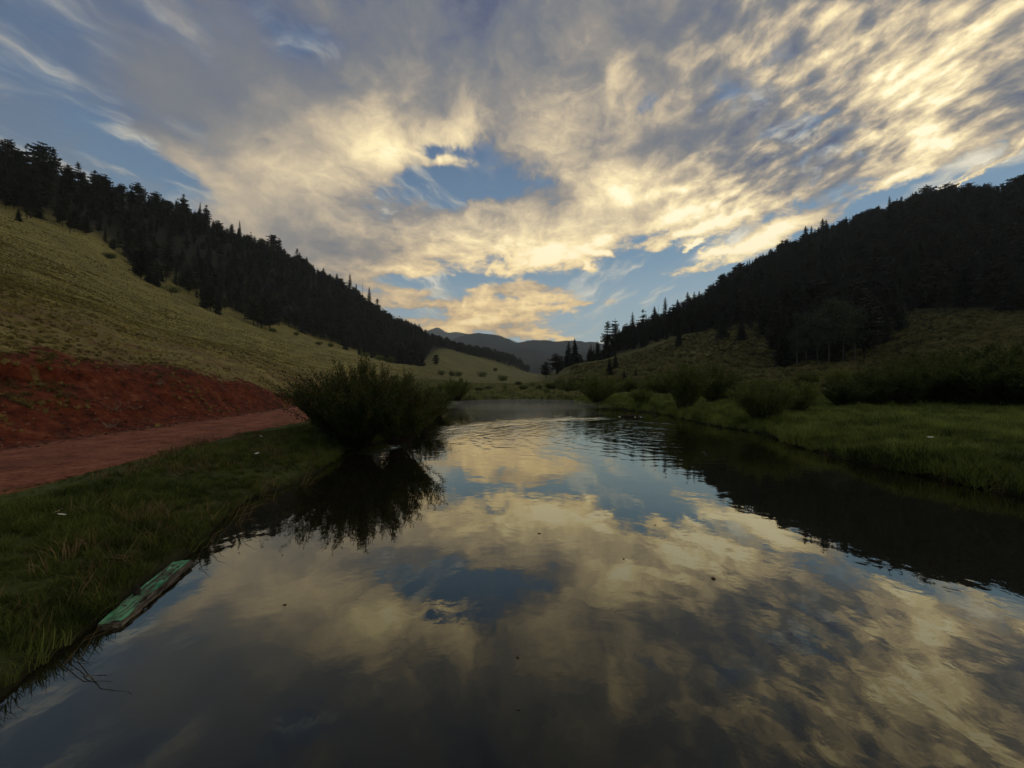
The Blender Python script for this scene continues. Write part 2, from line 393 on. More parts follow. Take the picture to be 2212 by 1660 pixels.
def lake_d(x, y):                # signed distance to the shoreline, positive on land
    x = np.asarray(x, float); y = np.asarray(y, float)
    best = np.full(x.shape, 1e9); inside = np.zeros(x.shape, bool)
    for i in range(len(SH)):
        ax, ay = SH[i]; bx, by = SH[(i + 1) % len(SH)]
        vx, vy = bx - ax, by - ay
        t = np.clip(((x - ax) * vx + (y - ay) * vy) / (vx * vx + vy * vy), 0, 1)
        best = np.minimum(best, np.hypot(x - ax - t * vx, y - ay - t * vy))
        c = (ay > y) != (by > y)
        with np.errstate(divide='ignore', invalid='ignore'):
            inside ^= c & (x < (bx - ax) * (y - ay) / (by - ay if by != ay else 1e-9) + ax)
    return np.where(inside, -best, best)
RN = np.array([(-30, -8.0), (-6, -7.0), (0, -6.5), (5.06, -6.75), (6.5, -7.0), (8.6, -7.3), (11.6, -7.8), (14.2, -7.9), (20, -8.9), (26, -10), (35, -12.2), (60, -19), (90, -28)])
RF = np.array([(-30, -12.5), (-6, -10.6), (0, -9.9), (4.5, -10.1), (8, -10.8), (10.4, -11.3), (13.7, -11.7), (21, -12.9), (26, -13.6), (35, -15.4), (60, -22), (90, -31)])
def road_xn(y): return np.interp(y, RN[:, 0], RN[:, 1])
def road_xf(y): return np.interp(y, RF[:, 0], RF[:, 1])
def H(x, y):
    x = np.asarray(x, float); y = np.asarray(y, float)
    r = np.hypot(x, y); th = np.degrees(np.arctan2(x, y))
    z, kr = h_columns(th, r)
    slope = sstep(r, kr[1] * 1.05, kr[1] * 2.5)
    z = z + slope * (fbm(x / 45, y / 45, 3, 3) * 1.6 * np.clip(r / 150, .25, 1.5) + fbm(x / 9, y / 9, 3, 9) * .30)
    d = lake_d(x, y)
    onroad = sstep(x, road_xf(y) - .2, road_xf(y) + .5) * (1 - sstep(x, road_xn(y) - .3, road_xn(y) + .4)) * (y < 95)
    rough = (1 - onroad) * sstep(d, .2, 1.5)
    z = z + rough * (fbm(x / 1.7, y / 1.7, 3, 21) * .07 * np.clip(z, .6, 3)) 
    # gullies and slumps in the cut bank above the road
    bank = sstep(z, .75, 1.4) * (1 - sstep(z, 2.2, 3.0)) * (x < -8) * (y < 40)
    z = z + bank * (fbm(x / .9, y / .9, 3, 55) * .22 + fbm(x / .28, y / .28, 2, 56) * .07)
    prof = .04 + .56 * (1 - np.exp(-np.clip(d, 0, 60) / 1.1)) + .06 * fbm(x / .8, y / .8, 2, 31) * sstep(d, 0.1, .6)
    land = np.minimum(z, np.where(d < 12, prof + np.clip(d - 6, 0, 6) * .5 + (d > 9) * 3, 1e9))
    bed = -.75 * (1 - np.exp(-np.clip(-d, 0, 60) / .9)) - .03
    return np.where(d > 0, land, bed)
def Hs(x, y): return float(H(np.array([x]), np.array([y]))[0])

# ------------------------------------------------------------------ materials
def mat(name):
    m = bpy.data.materials.new(name); m.use_nodes = True
    t = NT(m.node_tree); t.n.clear()
    o = t.new('ShaderNodeOutputMaterial'); b = t.new('ShaderNodeBsdfPrincipled'); t.l.new(b.outputs[0], o.inputs[0])
    b.inputs['Roughness'].default_value = .85; b.inputs['Specular IOR Level'].default_value = .2
    return m, t, b, o
def leafmat(name, c0, c1, rough=.7, trans=0.0, scale=3.0, stretch=None, lo=.3, hi=.8):
    m, t, b, o = mat(name)
    g = t.new('ShaderNodeNewGeometry'); oi = t.new('ShaderNodeObjectInfo')
    P0 = g.outputs['Position']
    if stretch:
        mp = t.new('ShaderNodeMapping'); mp.inputs['Scale'].default_value = stretch; t.put(mp.inputs[0], P0); P0 = mp.outputs[0]
    n = t.noise(P0, scale, 5, .65)
    f = t.m('ADD', t.m('MULTIPLY', n.outputs['Fac'], 1.1), t.m('MULTIPLY', t.m('SUBTRACT', oi.outputs['Random'], .5), .5))
    c = t.ramp(f, [(lo, c0), (hi, c1)])
    t.put(b.inputs['Base Color'], c); b.inputs['Roughness'].default_value = rough
    if trans:
        tr = t.new('ShaderNodeBsdfTranslucent'); t.put(tr.inputs[0], c)
        mx = t.new('ShaderNodeMixShader'); mx.inputs[0].default_value = trans
        t.l.new(b.outputs[0], mx.inputs[1]); t.l.new(tr.outputs[0], mx.inputs[2]); t.l.new(mx.outputs[0], o.inputs[0])
    return m
def ground_mat():
    m, t, b, o = mat('ground_cover')
    g = t.new('ShaderNodeNewGeometry'); pos = g.outputs['Position']
    def at(nm):
        a = t.new('ShaderNodeAttribute'); a.attribute_name = nm; return a.outputs['Fac']
    big = t.noise(pos, .035, 4, .6).outputs['Fac']
    mid = t.noise(pos, .35, 5, .65).outputs['Fac']
    # trampled terraces and grass streaks run along the slope
    mp = t.new('ShaderNodeMapping'); mp.inputs['Scale'].default_value = (.55, .12, 1.4); t.put(mp.inputs[0], pos)
    strk = t.noise(mp.outputs[0], 1.0, 6, .68, .6).outputs['Fac']
    fine = t.noise(pos, 6.0, 4, .7).outputs['Fac']
    dry = t.ramp(t.m('ADD', t.m('MULTIPLY', strk, .6), t.m('ADD', t.m('MULTIPLY', big, .25), t.m('MULTIPLY', fine, .2))),
                 [(.36, (.045, .040, .012)), (.45, (.110, .098, .026)), (.54, (.215, .188, .052)), (.66, (.350, .300, .095))])
    soil_in_grass = t.ramp(t.m('ADD', t.m('MULTIPLY', mid, .6), t.m('MULTIPLY', fine, .45)), [(.42, (.10, .042, .022)), (.53, (.17, .11, .045)), (.62, (.26, .20, .085))])
    dry = t.mix(t.m('MULTIPLY', at('sparse'), t.mr(mid, .35, .6, 1, .3)), dry, soil_in_grass)
    green = t.ramp(t.m('ADD', t.m('MULTIPLY', mid, .6), t.m('MULTIPLY', fine, .4)), [(.3, (.022, .028, .008)), (.5, (.048, .058, .014)), (.7, (.085, .098, .026))])
    rightm = t.ramp(t.m('ADD', t.m('MULTIPLY', mid, .75), t.m('MULTIPLY', big, .3)), [(.38, (.030, .034, .010)), (.5, (.085, .088, .024)), (.66, (.165, .155, .045))])
    c = t.mix(at('dry'), green, dry)
    c = t.mix(at('meadow'), c, rightm)
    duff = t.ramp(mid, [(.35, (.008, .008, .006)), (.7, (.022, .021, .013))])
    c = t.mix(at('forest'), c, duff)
    rn = t.noise(pos, 2.2, 6, .68).outputs['Fac']
    red = t.ramp(t.m('ADD', t.m('MULTIPLY', rn, .7), t.m('MULTIPLY', fine, .3)), [(.36, (.022, .004, .002)), (.46, (.080, .016, .006)), (.58, (.155, .036, .013)), (.70, (.25, .10, .05))])
    c = t.mix(t.mr(t.m('ADD', at('red'), t.m('MULTIPLY', t.m('SUBTRACT', mid, .5), .6)), .35, .6), c, red)
    rd = t.ramp(t.m('ADD', t.m('MULTIPLY', rn, .55), t.m('MULTIPLY', t.noise(pos, 14, 3, .6).outputs['Fac'], .45)), [(.38, (.090, .026, .013)), (.5, (.215, .072, .038)), (.64, (.32, .13, .075))])
    rut = at('rut')
    rd = t.mix(t.m('MULTIPLY', rut, t.mr(mid, .42, .6, .1, .8)), rd, (.085, .030, .018))
    c = t.mix(t.mr(t.m('ADD', at('road'), t.m('MULTIPLY', t.m('SUBTRACT', rn, .5), .7)), .4, .6), c, rd)
    c = t.mix(at('mud'), c, (.020, .017, .010))
    t.put(b.inputs['Base Color'], c)
    bp = t.new('ShaderNodeBump'); bp.inputs['Strength'].default_value = .9; bp.inputs['Distance'].default_value = .25
    h = t.m('ADD', t.m('MULTIPLY', strk, .8), t.m('ADD', t.m('MULTIPLY', mid, .5), t.m('MULTIPLY', fine, .12)))
    h = t.m('MULTIPLY', h, t.m('SUBTRACT', 1.0, t.m('MULTIPLY', at('road'), .85)))
    t.put(bp.inputs['Height'], h); t.l.new(bp.outputs[0], b.inputs['Normal'])
    b.inputs['Roughness'].default_value = .95
    return m
M_ground = ground_mat()
M_spruce = leafmat('spruce_needles', (.003, .006, .004), (.022, .032, .014), scale=.12)
M_fir = leafmat('fir_needles', (.004, .007, .004), (.034, .034, .014), scale=.12)
M_aspen = leafmat('aspen_leaves', (.040, .055, .032), (.085, .105, .060), scale=.8, trans=.15)
M_bark = leafmat('bark', (.020, .016, .012), (.060, .048, .036), scale=6)
M_pale = leafmat('pale_bark', (.05, .048, .04), (.11, .105, .09), scale=4)
M_willow = leafmat('willow_leaves', (.036, .054, .012), (.165, .195, .046), scale=2.2, trans=.3)
M_willow2 = leafmat('willow_leaves_yellowish', (.060, .084, .016), (.22, .25, .055), scale=2.0, trans=.2)
M_rust = leafmat('willow_tips_brown', (.050, .040, .014), (.120, .085, .035), scale=2.0, trans=.2)
M_stem = leafmat('willow_stems', (.022, .018, .012), (.070, .050, .032), scale=8)
M_grass = leafmat('bank_grass', (.034, .052, .009), (.150, .185, .036), scale=.9, trans=.3)
M_fresh = leafmat('fresh_bank_grass', (.030, .052, .010), (.290, .345, .070), scale=.7, trans=.3)
M_sedge = leafmat('meadow_grass', (.085, .098, .026), (.25, .24, .075), scale=.6, trans=.3)
M_valley = leafmat('valley_sedge', (.10, .11, .035), (.34, .33, .13), scale=.35, trans=.3)
M_tussock = leafmat('olive_tussock', (.028, .034, .010), (.24, .215, .075), scale=.22, trans=.3, lo=.38, hi=.68)
M_bunch = leafmat('bunch_grass', (.110, .096, .028), (.44, .370, .118), scale=.40, trans=.35, stretch=(.8, .22, 2.0), lo=.36, hi=.72)
M_straw = leafmat('straw_stalks', (.11, .065, .028), (.22, .16, .07), scale=2)
M_sage = leafmat('dry_brush', (.16, .13, .09), (.34, .30, .22), scale=6)

# ------------------------------------------------------------------ terrain meshes (polar sheet, finest near the camera)
def polar_grid():
    th = np.concatenate([np.linspace(-180, -64, 90, endpoint=False), np.linspace(-64, 64, 620), np.linspace(64, 180, 91)[1:]])
    r = np.concatenate([np.geomspace(.8, 4, 30, endpoint=False), np.geomspace(4, 60, 330, endpoint=False), np.geomspace(60, 5000, 210)])
    T, RR = np.meshgrid(np.radians(th), r, indexing='ij')
    x = RR * np.sin(T); y = RR * np.cos(T)
    return th, r, x, y
th_, r_, gx, gy = polar_grid()
gz = H(gx, gy)
nt, nr = gx.shape
gd = lake_d(gx, gy)
_, gkr = h_columns(np.degrees(np.arctan2(gx, gy)), np.hypot(gx, gy))
rr = np.hypot(gx, gy); tt = np.degrees(np.arctan2(gx, gy))
xn, xf = road_xn(gy), road_xf(gy)
A_road = sstep(gx, xf - .25, xf + .25) * (1 - sstep(gx, xn - .25, xn + .25)) * (1 - sstep(gy, 60, 85))
crossL = (gx - xf) / np.maximum(xn - xf, .1)
A_rut = (np.exp(-((crossL - .27) / .07) ** 2) * .0 + np.exp(-((crossL - .5) / .09) ** 2)) * A_road * sstep(vnoise(gx / 2.5, gy / 1.8, 4), .4, .7)
left = (gx < xf + .3) & (tt < 0)
btop = np.where(left, rr / gkr[1], 9)
A_red = np.where(left & (gy < 34), 1 - sstep(btop + .07 * fbm(gx / 3, gy / 3, 3, 8) + .10 * fbm(gx / .8, gy / .8, 3, 18), .98, 1.07), 0) * (1 - A_road)
A_red = np.where(left, A_red * (1 - sstep(gy, 23, 29)), 0)
A_sparse = np.where(left, (1 - sstep(btop + .5 * fbm(gx / 6, gy / 6, 3, 12), 1.2, 2.6)), 0)
A_dry = np.where((tt < 4.5), (1 - sstep(tt, -18, -9)) * sstep(rr, gkr[0] * .95, gkr[0] * 1.12) + sstep(tt, -18, -9) * sstep(rr, 120, 200), 0.0)
A_dry = np.where((tt < -33), np.where(gx < xf + .2, 1.0, 0.0), A_dry)
A_dry = A_dry * (1 - .45 * sstep(tt, -17, -13))
A_mead = np.where((tt >= 4), sstep(rr, gkr[0] * 1.3, gkr[1] * 1.3), 0.0) * (1 - .65 * sstep(tt, 33, 42))
A_mead = np.maximum(A_mead, .5 * sstep(rr, 46, 60) * (tt > -12) * (tt < 10) * (1 - A_dry))
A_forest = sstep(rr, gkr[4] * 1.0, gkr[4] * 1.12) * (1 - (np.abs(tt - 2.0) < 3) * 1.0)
A_mud = (1 - sstep(gd, -.05, .18))
idx = np.arange(nt * nr).reshape(nt, nr)
faces = np.stack([idx[:-1, :-1], idx[1:, :-1], idx[1:, 1:], idx[:-1, 1:]], -1)
# centres of the faces decide which piece of the setting each belongs to
def fc(A): return (A[:-1, :-1] + A[1:, :-1] + A[1:, 1:] + A[:-1, 1:]) / 4
cx, cy, cd = fc(gx), fc(gy), fc(gd)
f_road = fc(A_road) > .5
f_bed = (cd < 0)
f_red = (fc(A_red) > .45) & ~f_road
lefthill = (fc(tt) < -3) & (fc(np.where(tt < -13, rr / gkr[0], rr / 120)) > 1.0) & (cx < road_xf(cy) + .2) & ~f_red & ~f_road & ~f_bed
righthill = (fc(tt) > 6) & (fc(rr / gkr[0]) > 1.6) & ~f_bed
rest = ~(f_road | f_bed | f_red | lefthill | righthill)
Vall = np.stack([gx, gy, gz], -1).reshape(-1, 3)
ATT = dict(road=A_road, rut=A_rut, red=A_red, sparse=A_sparse, dry=A_dry, meadow=A_mead, forest=A_forest, mud=A_mud)
def sub_terrain(name, mask):
    F = faces[mask]
    used = np.unique(F); remap = np.zeros(nt * nr, np.int64); remap[used] = np.arange(len(used))
    me = mesh(name, Vall[used], remap[F][:, ::-1].copy(), M_ground, True)
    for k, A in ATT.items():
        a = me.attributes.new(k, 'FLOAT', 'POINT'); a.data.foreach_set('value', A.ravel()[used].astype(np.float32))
    o = link(name, me); o['kind'] = 'structure'
    return o
sub_terrain('road', f_road)
sub_terrain('lake_bed', f_bed)
sub_terrain('earth_bank', f_red)
sub_terrain('left_hillside', lefthill)
sub_terrain('right_hillside', righthill)
sub_terrain('valley_floor', rest)

# distant mountains closing the valley
def ridge_mesh(name, sil, Y0, Y1, z0, seed):
    pxs = np.array([s[0] for s in sil]); pys = np.array([s[1] for s in sil])
    P_ = np.linspace(pxs.min(), pxs.max(), 260)
    top = CAMZ + (830 - np.interp(P_, pxs, pys)) / FPX * Y1
    top = np.convolve(np.pad(top, 3, 'edge'), np.ones(7) / 7, 'valid')
    v = []; n = 60
    for j in range(n):
        t = j / (n - 1)
        if t <= .7: s = t / .7; Y = Y0 + (Y1 - Y0) * s; f = s ** 1.15
        else: s = (t - .7) / .3; Y = Y1 + 350 * s; f = 1 - .5 * s
        X = (P_ - 1106) / FPX * Y
        spur = fbm(X / 250, np.full_like(X, Y) / 560, 4, seed) * 85 * math.sin(math.pi * min(1, t / .7)) 
        v.append(np.stack([X, np.full_like(X, Y), z0 + (top - z0) * f + spur], -1))
    V = np.array(v); m_ = np.arange(n * 260).reshape(n, 260)
    F = np.stack([m_[:-1, :-1], m_[:-1, 1:], m_[1:, 1:], m_[1:, :-1]], -1).reshape(-1, 4)
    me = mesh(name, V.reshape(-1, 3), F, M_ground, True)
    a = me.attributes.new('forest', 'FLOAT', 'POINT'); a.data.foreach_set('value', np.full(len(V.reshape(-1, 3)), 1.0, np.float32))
    o = link(name, me); o['kind'] = 'structure'
    return V
MT = ridge_mesh('mountain', [(820, 800), (900, 776), (980, 748), (1010, 732), (1030, 725), (1060, 729), (1090, 741), (1112, 749), (1150, 743), (1175, 741), (1200, 745), (1240, 742), (1268, 746), (1330, 752), (1420, 742)], 1700, 3300, 12, 5)
MT2 = ridge_mesh('far_mountain', [(780, 770), (860, 745), (905, 722), (925, 714), (938, 709), (945, 706), (952, 710), (962, 717), (968, 719), (985, 717), (1008, 721), (1030, 726), (1100, 745), (1200, 752)], 3600, 4400, 80, 15)

# ------------------------------------------------------------------ water
def water_mat():
    m, t, b, o = mat('pond_water')
    g = t.new('ShaderNodeNewGeometry'); pos = g.outputs['Position']
    sp = t.new('ShaderNodeSeparateXYZ'); t.put(sp.inputs[0], pos)
    x, y = sp.outputs[0], sp.outputs[1]
    calm = t.noise(pos, .8, 3, .5, .4).outputs['Fac']
    small = t.noise(pos, 4.5, 3, .55, .3).outputs['Fac']
    # rings left by the ducks
    rx = t.m('SUBTRACT', x, 5.5); ry = t.m('SUBTRACT', y, 14.5)
    rad = t.m('SQRT', t.m('ADD', t.m('MULTIPLY', rx, rx), t.m('MULTIPLY', ry, ry)))
    rad = t.m('ADD', rad, t.m('MULTIPLY', t.m('SUBTRACT', calm, .5), 2.2))
    ring = t.m('SINE', t.m('MULTIPLY', rad, 9.0))
    band = t.m('SUBTRACT', 1.0, t.m('DIVIDE', t.m('ABSOLUTE', t.m('SUBTRACT', rad, 8.1)), 1.15), clamp=True)
    side = t.mr(t.m('SUBTRACT', y, t.m('MULTIPLY', x, .35)), 14.0, 18.5)
    lx = t.mr(x, 6.2, 3.8)
    patch = t.mr(t.noise(pos, .55, 3, .5).outputs['Fac'], .40, .60, .15, 1.0)
    ringm = t.m('MULTIPLY', patch, t.m('MULTIPLY', t.m('MULTIPLY', band, side), lx))
    inner = t.m('MULTIPLY', t.mr(rad, 9.5, 7.0), t.mr(y, 8.5, 13.0))
    cross = t.noise(t.comb(t.m('MULTIPLY', x, .9), t.m('MULTIPLY', y, 2.2)), 1.6, 3, .6, .2).outputs['Fac']
    h = t.m('MULTIPLY', calm, .0065)
    h = t.m('ADD', h, t.m('MULTIPLY', small, .0009))
    h = t.m('ADD', h, t.m('MULTIPLY', t.m('MULTIPLY', ring, ringm), .022))
    h = t.m('ADD', h, t.m('MULTIPLY', t.m('MULTIPLY', cross, ringm), .10))
    h = t.m('ADD', h, t.m('MULTIPLY', t.m('MULTIPLY', ring, inner), .0022))
    h = t.m('ADD', h, t.m('MULTIPLY', t.m('MULTIPLY', cross, t.mr(y, 7, 15)), .0065))
    bp = t.new('ShaderNodeBump'); bp.inputs['Strength'].default_value = 1.0; bp.inputs['Distance'].default_value = 1.0
    t.put(bp.inputs['Height'], h)
    gl = t.new('ShaderNodeBsdfGlossy'); gl.inputs['Roughness'].default_value = .003; gl.inputs['Color'].default_value = (.94, .93, .82, 1)
    df = t.new('ShaderNodeBsdfDiffuse')
    mudn = t.noise(pos, .5, 4, .6).outputs['Fac']
    t.put(df.inputs[0], t.ramp(mudn, [(.35, (.009, .009, .005)), (.7, (.017, .015, .008))]))
    t.l.new(bp.outputs[0], gl.inputs['Normal'])
    lw = t.new('ShaderNodeLayerWeight'); lw.inputs['Blend'].default_value = .5
    f = t.m('MULTIPLY', t.m('POWER', lw.outputs['Facing'], 2.65), 1.0)
    f = t.m('ADD', t.m('MULTIPLY', f, .95), .02)
    mx = t.new('ShaderNodeMixShader'); t.put(mx.inputs[0], f)
    t.l.new(df.outputs[0], mx.inputs[1]); t.l.new(gl.outputs[0], mx.inputs[2]); t.l.new(mx.outputs[0], o.inputs[0])
    return m
M_water = water_mat()
V = [(x, y, 0) for y in (-13, 0, 20, 47) for x in (-9, 0, 13)]
F = [(i * 3 + j, i * 3 + j + 1, i * 3 + j + 4, i * 3 + j + 3) for i in range(3) for j in range(2)]
o = link('water', mesh('water', V, F, M_water)); o['kind'] = 'structure'

# ------------------------------------------------------------------ tree models
def tri_mesh(name, T, mt):      # T: (n,3,3) loose triangles
    T = np.asarray(T, np.float32)
    return mesh(name, T.reshape(-1, 3), np.arange(len(T) * 3).reshape(-1, 3), mt)
def conifer(seed, kind):        # unit height 1, returns crown mesh, trunk mesh
    r = random.Random(seed); T = []
    g = Geo()
    if kind == 'spruce': rmax, zb, n, pw = r.uniform(.15, .19), .04, 30, .85
    elif kind == 'narrow': rmax, zb, n, pw = r.uniform(.10, .125), .03, 30, .75
    elif kind == 'open': rmax, zb, n, pw = r.uniform(.13, .16), .22, 22, .45
    else: rmax, zb, n, pw = r.uniform(.20, .26), .22, 18, .5
    lean = (r.uniform(-.02, .02), r.uniform(-.02, .02))
    for i in range(n):
        t = i / (n - 1)
        if kind in ('open', 'round') and r.random() < .12: continue
        z = zb + (1 - zb) * t ** .95
        if kind == 'round': prof = math.sqrt(max(0, 1 - ((t - .42) / .62) ** 2)) if t > .42 - .62 else 0
        else: prof = (1 - t) ** pw
        if kind == 'open': prof = min(prof, .55 + 1.2 * t) 
        rad = rmax * prof * r.uniform(.78, 1.15) + .008
        nb = r.randint(6, 8) if kind != 'round' else r.randint(5, 7)
        a0 = r.uniform(0, 6.28)
        for k in range(nb):
            a = a0 + 6.28 * k / nb + r.uniform(-.3, .3)
            L = rad * r.uniform(.6, 1.18)
            droop = r.uniform(.10, .35) if kind in ('spruce', 'narrow') else r.uniform(-.25, .15)
            if kind in ('open', 'round') and r.random() < .15: L *= .45
            ca, sa = math.cos(a), math.sin(a)
            segs = 4 if L > .04 else 2
            zj = z + r.uniform(-.012, .012)
            for s in range(segs):
                u0, u1 = s / segs, (s + 1.25) / segs
                p0 = np.array([ca * L * u0, sa * L * u0, zj - droop * L * u0 ** 1.3])
                p1 = np.array([ca * L * u1, sa * L * u1, zj - droop * L * u1 ** 1.3 + (.02 * L)])
                wd = L * .30 * (1 - .55 * u0) + .006
                sd_ = np.array([-sa, ca, 0]) * wd * r.uniform(.7, 1.2)
                hang = np.array([0, 0, -1]) * (wd * r.uniform(.35, .9) + .004)
                T.append([p0 + sd_ * .4, p1, p0 + sd_ + hang * .7 + (p1 - p0) * .4])
                T.append([p0 - sd_ * .4, p0 - sd_ + hang * .7 + (p1 - p0) * .4, p1])
                T.append([p0, p0 * .5 + p1 * .5 + hang, p1])
                if kind != 'narrow':
                    up = np.array([0, 0, 1]) * wd * .45
                    T.append([p0, p1, p0 * .4 + p1 * .6 + up + sd_ * r.uniform(-.4, .4)])
    T = np.array(T)
    T[..., 0] += lean[0] * T[..., 2]; T[..., 1] += lean[1] * T[..., 2]
    T += rng.normal(0, .0016, T.shape)
    g.tube([(0, 0, -.03), (lean[0] * .5, lean[1] * .5, .5), (lean[0], lean[1], 1.0)], [.014, .009, .0015], 5)
    return T, g
def broadleaf(seed, h=1.0):
    r = random.Random(seed); T = []; g = Geo()
    g.tube([(0, 0, -.03), (.01, 0, .3), (.0, .01, .6), (.01, .0, .9)], [.014, .011, .008, .003], 5)
    for i in range(24):
        a = r.uniform(0, 6.28); z0 = r.uniform(.25, .8); L = r.uniform(.12, .26) * (1.15 - abs(z0 - .5))
        tip = (math.cos(a) * L, math.sin(a) * L, min(1, z0 + r.uniform(.08, .2)))
        g.tube([(0, 0, z0), tip], [.004, .0012], 3, False)
        for k in range(95):
            u = r.uniform(.35, 1.1)
            c = np.array([tip[0] * u, tip[1] * u, z0 + (tip[2] - z0) * u]) + np.array([r.gauss(0, .035), r.gauss(0, .035), r.gauss(0, .03)])
            e1 = np.array([r.gauss(0, 1), r.gauss(0, 1), r.gauss(0, 1)]); e1 /= np.linalg.norm(e1) + 1e-6
            e2 = np.cross(e1, [r.gauss(0, 1), r.gauss(0, 1), r.gauss(0, 1)]); e2 /= np.linalg.norm(e2) + 1e-6
            s = r.uniform(.012, .024)
            T.append([c + e1 * s, c + e2 * s, c - e1 * s])
    return np.array(T), g
PROTO = {}
for kind, cnt, mt in (('spruce', 4, M_spruce), ('narrow', 3, M_spruce), ('open', 4, M_fir), ('round', 4, M_fir)):
    PROTO[kind] = []
    for i in range(cnt):
        T, g = conifer(100 * len(PROTO) + i, kind)
        PROTO[kind].append((tri_mesh(kind + '_crown', T, mt), g.mesh(kind + '_trunk', M_bark)))
PROTO['aspen'] = []
for i in range(2):
    T, g = broadleaf(900 + i); PROTO['aspen'].append((tri_mesh('aspen_crown', T, M_aspen), g.mesh('aspen_trunk', M_pale)))
def snag_mesh():
    g = Geo(); r = random.Random(4)
    g.tube([(0, 0, -.03), (.008, 0, .5), (0, 0, 1)], [.012, .008, .002], 5)
    for i in range(16):
        z = r.uniform(.3, .95); a = r.uniform(0, 6.28); L = r.uniform(.02, .07) * (1.2 - z)
        g.tube([(0, 0, z), (math.cos(a) * L, math.sin(a) * L, z + r.uniform(-.02, .02))], [.003, .001], 3, False)
    return g.mesh('snag_trunk', M_bark)
SNAG = snag_mesh()

def place_tree(kind, x, y, h, label, group=None, name=None, wide=1.0, var=None, cat='tree', z=None):
    if z is None: z = Hs(x, y)
    nm = name or {'spruce': 'spruce_tree', 'narrow': 'spruce_tree', 'open': 'fir_tree', 'round': 'pine_tree', 'aspen': 'aspen_tree'}[kind]
    e = link(nm, None, None, (x, y, z - .02 * h), random.uniform(0, 6.28), (h * wide, h * wide, h))
    e.empty_display_size = .3
    tag(e, label, cat, group)
    cr, tr = (random.choice(PROTO[kind]) if var is None else PROTO[kind][var])
    link('crown', cr, e); link('trunk', tr, e)
    return e
def at(px, Y): return ((px - 1106) / FPX * Y, Y)

# stuff: instances on points through geometry nodes
def instancer(name, pts, scales, protos, kind='stuff', label=None, cat=None, tilt=.12, aspect=None, widen=1.0):
    protos_col = bpy.data.collections.new(name + '_models')
    for i, me in enumerate(protos):
        ob = bpy.data.objects.new('%s_model_%02d' % (name, i), me); protos_col.objects.link(ob)
    pts = np.asarray(pts, np.float32); N = len(pts)
    me = bpy.data.meshes.new(name); me.vertices.add(N); me.vertices.foreach_set('co', pts.ravel())
    a = me.attributes.new('sc', 'FLOAT_VECTOR', 'POINT'); sc = np.asarray(scales, np.float32)
    if sc.ndim == 1:
        wv_ = widen * rng.uniform(.8, 1.25, N) if aspect is None else np.full(N, aspect)
        sc = np.stack([sc * wv_, sc * wv_, sc], -1)
    a.data.foreach_set('vector', sc.ravel().astype(np.float32))
    a = me.attributes.new('rot', 'FLOAT_VECTOR', 'POINT')
    a.data.foreach_set('vector', np.stack([rng.normal(0, tilt, N), rng.normal(0, tilt, N), rng.uniform(0, 6.28, N)], -1).astype(np.float32).ravel())
    a = me.attributes.new('pk', 'INT', 'POINT'); a.data.foreach_set('value', rng.integers(0, len(protos), N).astype(np.int32))
    o = link(name, me)
    ng = bpy.data.node_groups.new(name + '_scatter', 'GeometryNodeTree')
    ng.interface.new_socket('Geometry', in_out='INPUT', socket_type='NodeSocketGeometry')
    ng.interface.new_socket('Geometry', in_out='OUTPUT', socket_type='NodeSocketGeometry')
    nn = ng.nodes; L = ng.links
    gi = nn.new('NodeGroupInput'); go = nn.new('NodeGroupOutput'); ip = nn.new('GeometryNodeInstanceOnPoints'); ci = nn.new('GeometryNodeCollectionInfo')
    ci.inputs['Collection'].default_value = protos_col; ci.inputs['Separate Children'].default_value = True; ci.inputs['Reset Children'].default_value = True
    def na(nm, ty):
        q = nn.new('GeometryNodeInputNamedAttribute'); q.data_type = ty; q.inputs['Name'].default_value = nm; return q.outputs['Attribute']
    L.new(gi.outputs[0], ip.inputs['Points']); L.new(ci.outputs[0], ip.inputs['Instance']); ip.inputs['Pick Instance'].default_value = True
    L.new(na('pk', 'INT'), ip.inputs['Instance Index']); L.new(na('rot', 'FLOAT_VECTOR'), ip.inputs['Rotation']); L.new(na('sc', 'FLOAT_VECTOR'), ip.inputs['Scale'])
    L.new(ip.outputs[0], go.inputs[0])
    md = o.modifiers.new('scatter', 'NODES'); md.node_group = ng
    o['kind'] = kind
    if label: o['label'] = label
    if cat: o['category'] = cat
    return o

# one-piece (crown and trunk joined) versions for the masses
def joined(kind, i):
    cr, tr = PROTO[kind][i]
    me = bpy.data.meshes.new(kind + '_whole')
    def arr(m):
        v = np.empty(len(m.vertices) * 3, np.float32); m.vertices.foreach_get('co', v); return v.reshape(-1, 3)
    v1, v2 = arr(cr), arr(tr)
    F = [tuple(p.vertices) for p in cr.polygons] + [tuple(i + len(v1) for i in p.vertices) for p in tr.polygons]
    me.from_pydata(np.concatenate([v1, v2]).tolist(), [], F); me.update()
    me.materials.append(cr.materials[0])
    return me
WH = {k: [joined(k, i) for i in range(len(PROTO[k]))] for k in ('spruce', 'narrow', 'open', 'round')}

